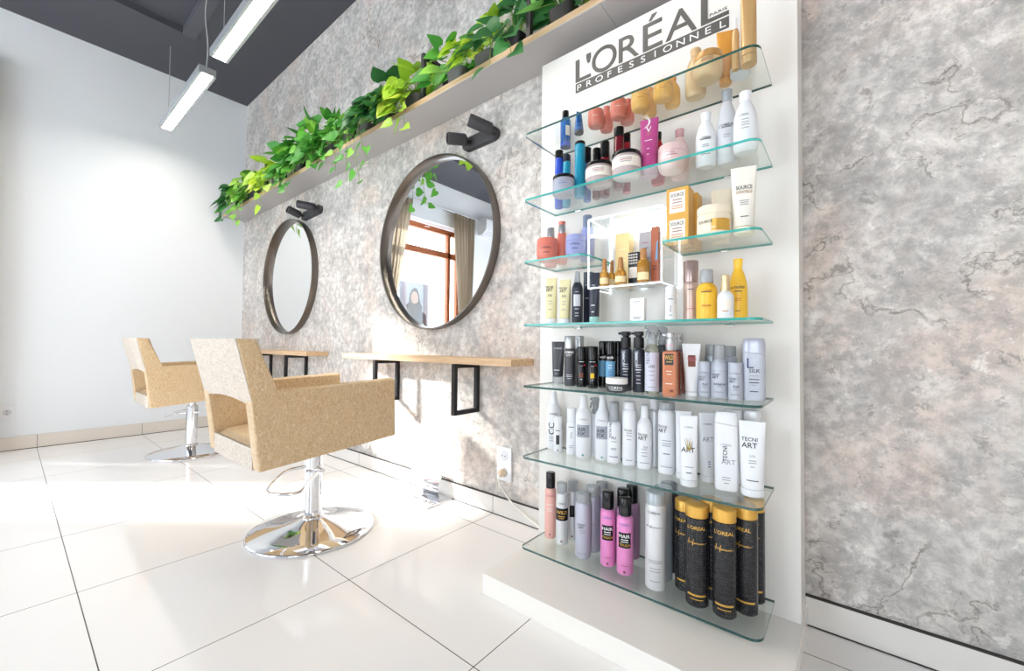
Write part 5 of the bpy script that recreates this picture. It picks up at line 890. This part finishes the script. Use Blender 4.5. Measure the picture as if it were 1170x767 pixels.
def plant(x,kind,n,label,size=.07,trail=(),spread=.13,up=.20,seed=1,potdark=False,down=.10):
    global R
    R=random.Random(seed)
    px,py,pz=x,1.435,GZ1+.0005
    t=thing('potted_plant',label,'plant',(px,py,pz),0,'trailing plants on the high ledge')
    ph=.098; b=bm_new()
    loft(b,[[(u,v,zz) for u,v in sq_ring(q,32,6.)] for q,zz in ((.040,0),(.046,.004),(.058,ph-.004),(.060,ph),(.054,ph),(.052,ph-.012))],cap1=True)
    obj('pot',b,BLACKM if potdark else POTM,t)
    b=bm_new(); lathe(b,[(.050,ph-.0115),(.050,ph-.006)],20); obj('soil',b,SOIL,t)
    lb=bm_new(); lay=lb.loops.layers.color.new('leaf_tone'); sb=bm_new()
    def addleaf(p,out,L):
        nrm=Vector((R.uniform(-.6,.6)+.15,-1.0+R.uniform(-.3,.4),R.uniform(.1,1.0)))
        d=Vector((out.x*.8+R.uniform(-.5,.5),out.y*.6-.15+R.uniform(-.2,.2),-R.uniform(.1,1.1)))
        if p.z>ph+.07: d.z+=R.uniform(.2,.9)
        leaf(lb,lay,p,d,nrm,L,R.uniform(.80,1.0),min(1,max(0,R.gauss(.45,.28))))
    lim_back=YW-py-.02
    def fit(p):
        p.y=min(p.y,lim_back-.035)
        if p.z<ph*.9 and p.z>-.06 and p.y>-.125: p.y=-.125-R.uniform(0,.03)
        if p.z<-.0 and p.y>-.13: p.y=-.13-R.uniform(0,.03)
        return p
    for k in range(n):
        a=R.uniform(0,2*PI); rad=R.random()**.6; h=R.uniform(.1,1)
        out=Vector((math.cos(a),min(math.sin(a),.35)-.25,0))
        top=Vector((out.x*spread*rad,out.y*spread*rad*.75,ph+up*h*(1-.45*rad)))
        if R.random()<.35: top.z=ph-R.uniform(-.02,down); top.y=-.13-R.uniform(0,.05); out.y=-1
        top=fit(top)
        pts=smooth_path([(out.x*.02,out.y*.02,ph-.01),(top.x*.45,top.y*.45,max(top.z,ph)*.75+ph*.3),tuple(top)],4)
        tube(sb,pts,.0014,5)
        addleaf(top,out,size*R.uniform(.7,1.25))
    for (dx,dz,m) in trail:   # vines hanging over the front edge
        x1=dx*.5; pts=smooth_path([(0,-.02,ph),(x1*.4,-.10,ph+.03),(x1,-.155,.02),(dx*.8+R.uniform(-.02,.02),-.165,dz*.45),(dx,-.16,dz)],5)
        tube(sb,pts,.0016,5)
        for k in range(m):
            i=int(len(pts)*(.35+.65*k/max(1,m-1)))-1; i=min(max(i,1),len(pts)-1); p=pts[i]
            sg=1 if k%2 else -1
            q=p+Vector((sg*R.uniform(.01,.03),-R.uniform(.0,.02),R.uniform(-.015,.02))); tube(sb,[p,(p+q)/2+Vector((0,0,.004)),q],.0011,5)
            addleaf(q,Vector((sg,-.3,0)),size*R.uniform(.65,1.0))
    o=obj('leaves',lb,LEAF[kind],t,True,auto=180); obj('stems',sb,STEM,t)
    return t
PL=[dict(x=-4.55,kind='dark',n=51,label='dark green rubbery plant at the far left end of the high ledge',size=0.095,spread=.17,up=.22,seed=11,trail=[(-.10,-.12,6)]),
 dict(x=-4.22,kind='var',n=69,label='bright variegated vine second from the far end of the ledge',size=0.084,spread=.2,up=.2,seed=12,trail=[(.05,-.2,8),(-.1,-.12,6),(.15,-.1,6)]),
 dict(x=-3.72,kind='lime',n=60,label='lime green vine spilling over the ledge left of the farther spotlight',size=0.084,spread=.2,up=.2,seed=13,trail=[(.05,-.18,7),(.2,-.06,5)]),
 dict(x=-3.28,kind='mid',n=90,label='leafy mid green vine above the farther spotlight',size=0.090,spread=.22,up=.26,seed=14,trail=[(.10,-.16,7),(-.05,-.10,6)]),
 dict(x=-2.80,kind='mid',n=96,label='large bushy green vine with the tallest mound of leaves',size=0.090,spread=.22,up=.26,seed=15,trail=[(.05,-.10,6),(.2,-.12,7)]),
 dict(x=-2.36,kind='mid',n=24,label='green vine with long runners hanging down towards the nearer mirror',size=0.078,spread=.17,up=.1,seed=16,trail=[(.02,-.30,9),(.16,-.34,10),(.26,-.26,7),(-.12,-.2,7)]),
 dict(x=-2.12,kind='dark',n=51,label='dark heart leaved plant before a black bracket above the nearer mirror',size=0.105,spread=.17,up=.24,seed=17,trail=[(.1,-.05,4)]),
 dict(x=-1.87,kind='lime',n=51,label='yellow lime vine drooping over the ledge above the nearer mirror',size=0.095,spread=.13,up=.2,seed=18,trail=[(.10,-.17,6),(.02,-.10,5)]),
 dict(x=-1.52,kind='mid',n=23,label='green plant between the two lime vines on the high ledge',size=0.095,spread=.14,up=.2,seed=19,trail=[]),
 dict(x=-1.33,kind='lime',n=23,label='lime plant with pointed leaves beside the dark large leaved plant',size=0.084,spread=.11,up=.25,seed=20,trail=[(.0,-.02,4)]),
 dict(x=-1.16,kind='dark',n=28,label='dark plant with the largest drooping leaves left of the display stand',size=0.105,spread=.13,up=.24,seed=21,trail=[(.10,-.10,4),(-.02,-.08,3)],potdark=True),
 dict(x=-.90,kind='dark',n=21,label='dark green plant behind a black bracket above the stand corner',size=0.095,spread=.12,up=.25,seed=22,trail=[],potdark=True),
 dict(x=-.70,kind='lime',n=28,label='yellow lime plant at the top edge of the picture over the display stand',size=0.095,spread=.14,up=.2,seed=23,down=-.03,trail=[])]

for a_ in PL: plant(**a_)
# ------------------------------------------------------------------ styling chairs
def chair(dx,dy,dz,bx,by,label,basedy,lever):
    t=thing('styling_chair',label,'chair',(bx,by,0),0,'salon chairs')
    def TT(bm): bmesh.ops.translate(bm,verts=bm.verts,vec=(dx-bx,dy-by,dz)); return bm
    xl,xr,w=-2.105,-1.567,.062
    prof=[(.557,.372),(1.105,.413),(1.098,.668),(.605,.637),(.540,.832),(.478,.834),(.527,.640)]
    for x0,x1 in ((xl,xl+w),(xr-w,xr)):
        b=bm_new(); prism(b,prof,'x',x0,x1,bev=.010); obj('side_panel',TT(b),LEATHER,t)
    # back rest between the posts, open below
    b=bm_new(); n=10; outer=[]
    def backy(z): return .527+(.478-.527)*(z-.64)/(.194)
    rows=[]
    for i in range(n+1):
        s=i/n; x=xl+.004+(xr-xl-.008)*s; zb=.600+.020*math.sin(s*PI)+ (0 if 0<i<n else -.03)
        rows.append([(x,backy(zb)-.003,zb),(x,backy(.832)-.003,.833),(x,.545,.833),(x,.607,zb+.01)])
    loft(b,rows); bmesh.ops.bevel(b,geom=[e for e in b.edges if len(e.link_faces)==2 and e.calc_face_angle(0)>.9],offset=.006,segments=2,affect='EDGES')
    obj('backrest',TT(b),LEATHER_W,t)
    b=bm_new(); prism(b,[(.566,.388),(1.085,.425),(1.085,.455),(1.05,.492),(.60,.462),(.560,.440)],'x',xl+w+.0006,xr-w-.0006,bev=.010); obj('seat',TT(b),LEATHER,t)
    b=bm_new(); prism(b,[(.556,.368),(.565,.368),(.5655,.446),(.5535,.446)],'x',xl+w+.001,xr-w-.001); obj('seat_back_trim',TT(b),LEATHER_W,t)
    # chrome column, base and pump lever
    q=basedy
    b=bm_new(); lathe(b,[(.075,.386),(.078,.392),(.078,.398)],40,c=(0,q,dz)); boxr(b,(-.10,q-.10,.384+dz),(.10,q+.10,.3885+dz)); obj('mounting_plate',b,CHROME,t)
    b=bm_new(); lathe(b,[(.043,.058),(.0435,.064),(.036,.07),(.036,.34),(.031,.345),(.029,.352),(.022,.354),(.022,.3855+dz)],48,c=(0,q,0)); obj('column',b,CHROME,t)
    b=bm_new(); lathe(b,[(.252,0),(.256,.003),(.256,.009),(.250,.013),(.19,.021),(.12,.034),(.075,.046),(.05,.056),(.044,.0578)],96,c=(0,q,0)); obj('base_plate',b,CHROME,t,auto=60)
    b=bm_new(); P=[(p[0]-bx_,p[1]-by_+q,p[2]) for p in lever[0] for bx_,by_ in [lever[1]]]
    tube(b,smooth_path(P,5),.0068,12); obj('pump_lever',b,CHROME,t)
    b=bm_new(); lathe(b,[(.010,-.02),(.010,.02)],16,mat=Matrix.Translation(Vector(P[-1]))@Matrix.Rotation(PI/2,4,'Y')); obj('lever_knob',b,CHROME,t)
LV1=[(-1.878,.862,.272),(-1.905,.79,.262),(-1.905,.745,.235),(-1.80,.672,.222),(-1.70,.742,.225),(-1.74,.80,.245),(-1.792,.880,.268)]
LV2=[(-1.86,.905,.30),(-1.93,.86,.305),(-2.02,.80,.285),(-2.06,.77,.262),(-2.02,.76,.262),(-1.90,.80,.288),(-1.795,.90,.300)]
chair(0,0,0,-1.838,.872,'cream crocodile leather salon chair, nearer one, on a round chrome base',0,(LV1,(-1.838,.872)))
chair(-1.965,.045,.010,-3.795,.885,'cream crocodile leather salon chair, farther one by the blank white wall',0,(LV2,(-1.838,.872)))
# ------------------------------------------------------------------ foot rest
t=thing('foot_rest','bent chrome foot rest standing on the floor against the skirting','foot rest',(-1.805,1.42,0))
b=bm_new(); prism(b,rrect(-.175,-.095,.175,.090,(.02,.02,.005,.005)),'z',.0005,.007,bev=.0015); obj('base_plate',b,CHROME,t)
b=bm_new(); n=12; A=[];Bv=[]
path=[(.048-.014*math.sin(k/n*PI)+.018*(k/n)**2,.0072+.118*k/n) for k in range(n+1)]+[(.072,.1262)]; n+=1
for k,(y,z) in enumerate(path):
    wdt=.128; A.append(b.verts.new((-wdt-.012,y,z))); Bv.append(b.verts.new((wdt-.012,y,z)))
for k in range(n): b.faces.new((A[k],Bv[k],Bv[k+1],A[k+1]))
bmesh.ops.solidify(b,geom=b.faces[:],thickness=.006); obj('foot_plate',b,CHROME,t,auto=30)
# ------------------------------------------------------------------ outlets
t=thing('wall_outlet','white double wall socket on the plaster wall beside the display stand','socket',(-1.282,YW,.25))
b=bm_new(); boxr(b,(-.044,-.012,-.078),(.044,-.0004,.082),0,.003); obj('plate',b,PAL['white_plastic'],t)
for zz in (.041,-.037):
    b=bm_new(); lathe(b,[(.024,0),(.024,.002)],28,mat=Matrix.Translation((0,-.012,zz))@Matrix.Rotation(PI/2,4,'X')); s=obj('socket',b,PAL['pale_grey'],t)
    b=bm_new()
    for xx in (-.009,.009): lathe(b,[(.003,.0021),(.003,.0026)],10,mat=Matrix.Translation((xx,-.012,zz))@Matrix.Rotation(PI/2,4,'X'))
    obj('pin_hole',b,PAL['dark_ink'],s)
t=thing('power_plug','cream power plug and cord in the lower socket, trailing to the stand','plug',(-1.282,1.5115,.213))
b=bm_new(); lathe(b,[(.017,.0005),(.018,.004),(.016,.022),(.009,.03)],20,mat=Matrix.Rotation(PI/2,4,'X')); obj('plug_body',b,pm('plug_cream','#dcc7ab',.5),t)
b=bm_new(); tube(b,smooth_path([(0,-.03,0),(.0,-.034,-.03),(.004,-.012,-.075),(.05,-.008,-.12),(.12,-.008,-.155),(.20,-.012,-.185),(.245,-.02,-.204),(.275,-.03,-.2085)],6),.0036,8); obj('cord',b,PAL['cream_white'],t)
t=thing('wall_outlet','white double wall socket low on the blank white far wall','socket',(XL,-.01,.285))
b=bm_new(); boxr(b,(.0004,-.075,-.058),(.011,.057,.058),0,.003); obj('plate',b,PAL['white_plastic'],t)
for yy in (-.045,.022):
    b=bm_new(); lathe(b,[(.022,0),(.022,.002)],28,mat=Matrix.Translation((.011,yy,0))@Matrix.Rotation(PI/2,4,'Y')); s=obj('socket',b,PAL['pale_grey'],t)
    b=bm_new()
    for zz in (-.009,.009): lathe(b,[(.0035,.0021),(.0035,.0026)],10,mat=Matrix.Translation((.011,yy,zz))@Matrix.Rotation(PI/2,4,'Y'))
    obj('pin_hole',b,PAL['dark_ink'],s)
# ------------------------------------------------------------------ pendant lamps
def pendant(x0,x1,label,wires):
    yc,zb,hw,h=.803,2.60,.048,.050
    t=thing('pendant_light',label,'pendant lamp',((x0+x1)/2,yc,zb),0,'linear pendant lamps'); L=(x1-x0)/2
    b=bm_new(); boxr(b,(-L,-hw,.004),(-L+.006,hw,h)); boxr(b,(L-.006,-hw,.004),(L,hw,h)); boxr(b,(-L+.006,-hw,0),(L-.006,-hw+.016,h)); boxr(b,(-L+.006,hw-.016,0),(L-.006,hw,h)); boxr(b,(-L+.006,-hw+.016,h-.008),(L-.006,hw-.016,h)); obj('housing',b,ALU,t,False)
    b=bm_new(); boxr(b,(-L+.0065,-hw+.0165,.004),(L-.0065,hw-.0165,.010)); obj('diffuser',b,LEDM,t,False)
    for xx,z1,wav in wires:
        b=bm_new(); pts=[]
        for k in range(13): f=k/12; pts.append((xx-(x0+x1)/2+wav*math.sin(f*7)*math.sin(f*PI),wav*.5*math.cos(f*5)*math.sin(f*PI),h+f*(z1-zb-h)))
        tube(b,pts,.0022 if not wav else .0038,6); obj('cable',b,pm('cable_grey','#b5b5b6',.5),t)
    b=bm_new(); tube(b,[(-L-.004+.014*math.cos(a),0,h+.02+.014*math.sin(a)) for a in [k*PI/8 for k in range(16)]],.0016,6,closed=True); obj('hook',b,ALU,t)
pendant(-4.43,-3.295,'aluminium linear pendant lamp hanging farther away near the white wall',[(-4.36,ZC-.0005,0),(-3.33,ZC-.0005,.02)])
pendant(-3.07,-.62,'aluminium linear pendant lamp, nearer one cut off by the top of the picture',[(-2.98,ZC-.0005,0),(-.72,ZC-.0005,0)])  # unseen near end lengthened to throw more light on the display stand
# ------------------------------------------------------------------ light
w=bpy.data.worlds.new('sky'); sc.world=w; w.use_nodes=True; bg=w.node_tree.nodes['Background']; bg.inputs[0].default_value=(.82,.91,1.,1); bg.inputs[1].default_value=6.
def sun(d,e,ang,col):
    l=bpy.data.lights.new('sun','SUN'); l.energy=e; l.angle=math.radians(ang); l.color=col; o=bpy.data.objects.new('sun',l); COL.objects.link(o)
    o.rotation_euler=Vector(d).to_track_quat('-Z','Y').to_euler(); o.location=(-8,-4,6)
sun((2.94,2.43,-1.75),12.,4.,(1.,.985,.96))
def portal(loc,rot,sx,sy):
    l=bpy.data.lights.new('daylight_portal','AREA'); l.shape='RECTANGLE'; l.size=sx; l.size_y=sy; l.cycles.is_portal=True; o=bpy.data.objects.new('daylight_portal',l); COL.objects.link(o); o.location=loc; o.rotation_euler=rot
portal((XL-.28,(WA+WB)/2,(WZ0+WZ1)/2),Vector((1,0,0)).to_track_quat('-Z','Z').to_euler(),WB-WA,WZ1-WZ0)
for a_,c_ in SH: portal(((a_+c_)/2,YB-.28,(SZ0+SZ1)/2),Vector((0,1,0)).to_track_quat('-Z','Z').to_euler(),c_-a_,SZ1-SZ0)
# ------------------------------------------------------------------ camera
cam=bpy.data.cameras.new('camera'); cam.sensor_width=36; cam.lens=36*471.8498/1170; cam.clip_start=.02; co=bpy.data.objects.new('camera',cam); COL.objects.link(co)
co.matrix_world=Matrix([[0.7740947256552763, 0.007378719222017364, 0.6330267847534772, 0], [0.6330008420066852, -0.02377852903911123, -0.7737858331447816, 0], [0.009342897383045652, 0.9996900199858847, -0.023077569393484734, 0.82], [0, 0, 0, 1]]); sc.camera=co
vs=sc.view_settings; sc.display_settings.display_device='sRGB'; vs.view_transform='Standard'; vs.look='None'; vs.gamma=1; vs.use_curve_mapping=False; vs.exposure=.5
cy=sc.cycles; cy.use_denoising=True
try: cy.denoiser='OPENIMAGEDENOISE'
except Exception: pass
cy.max_bounces=14; cy.diffuse_bounces=6; cy.glossy_bounces=6; cy.transmission_bounces=10; cy.transparent_max_bounces=32; cy.sample_clamp_indirect=8; cy.blur_glossy=.5; cy.caustics_refractive=False
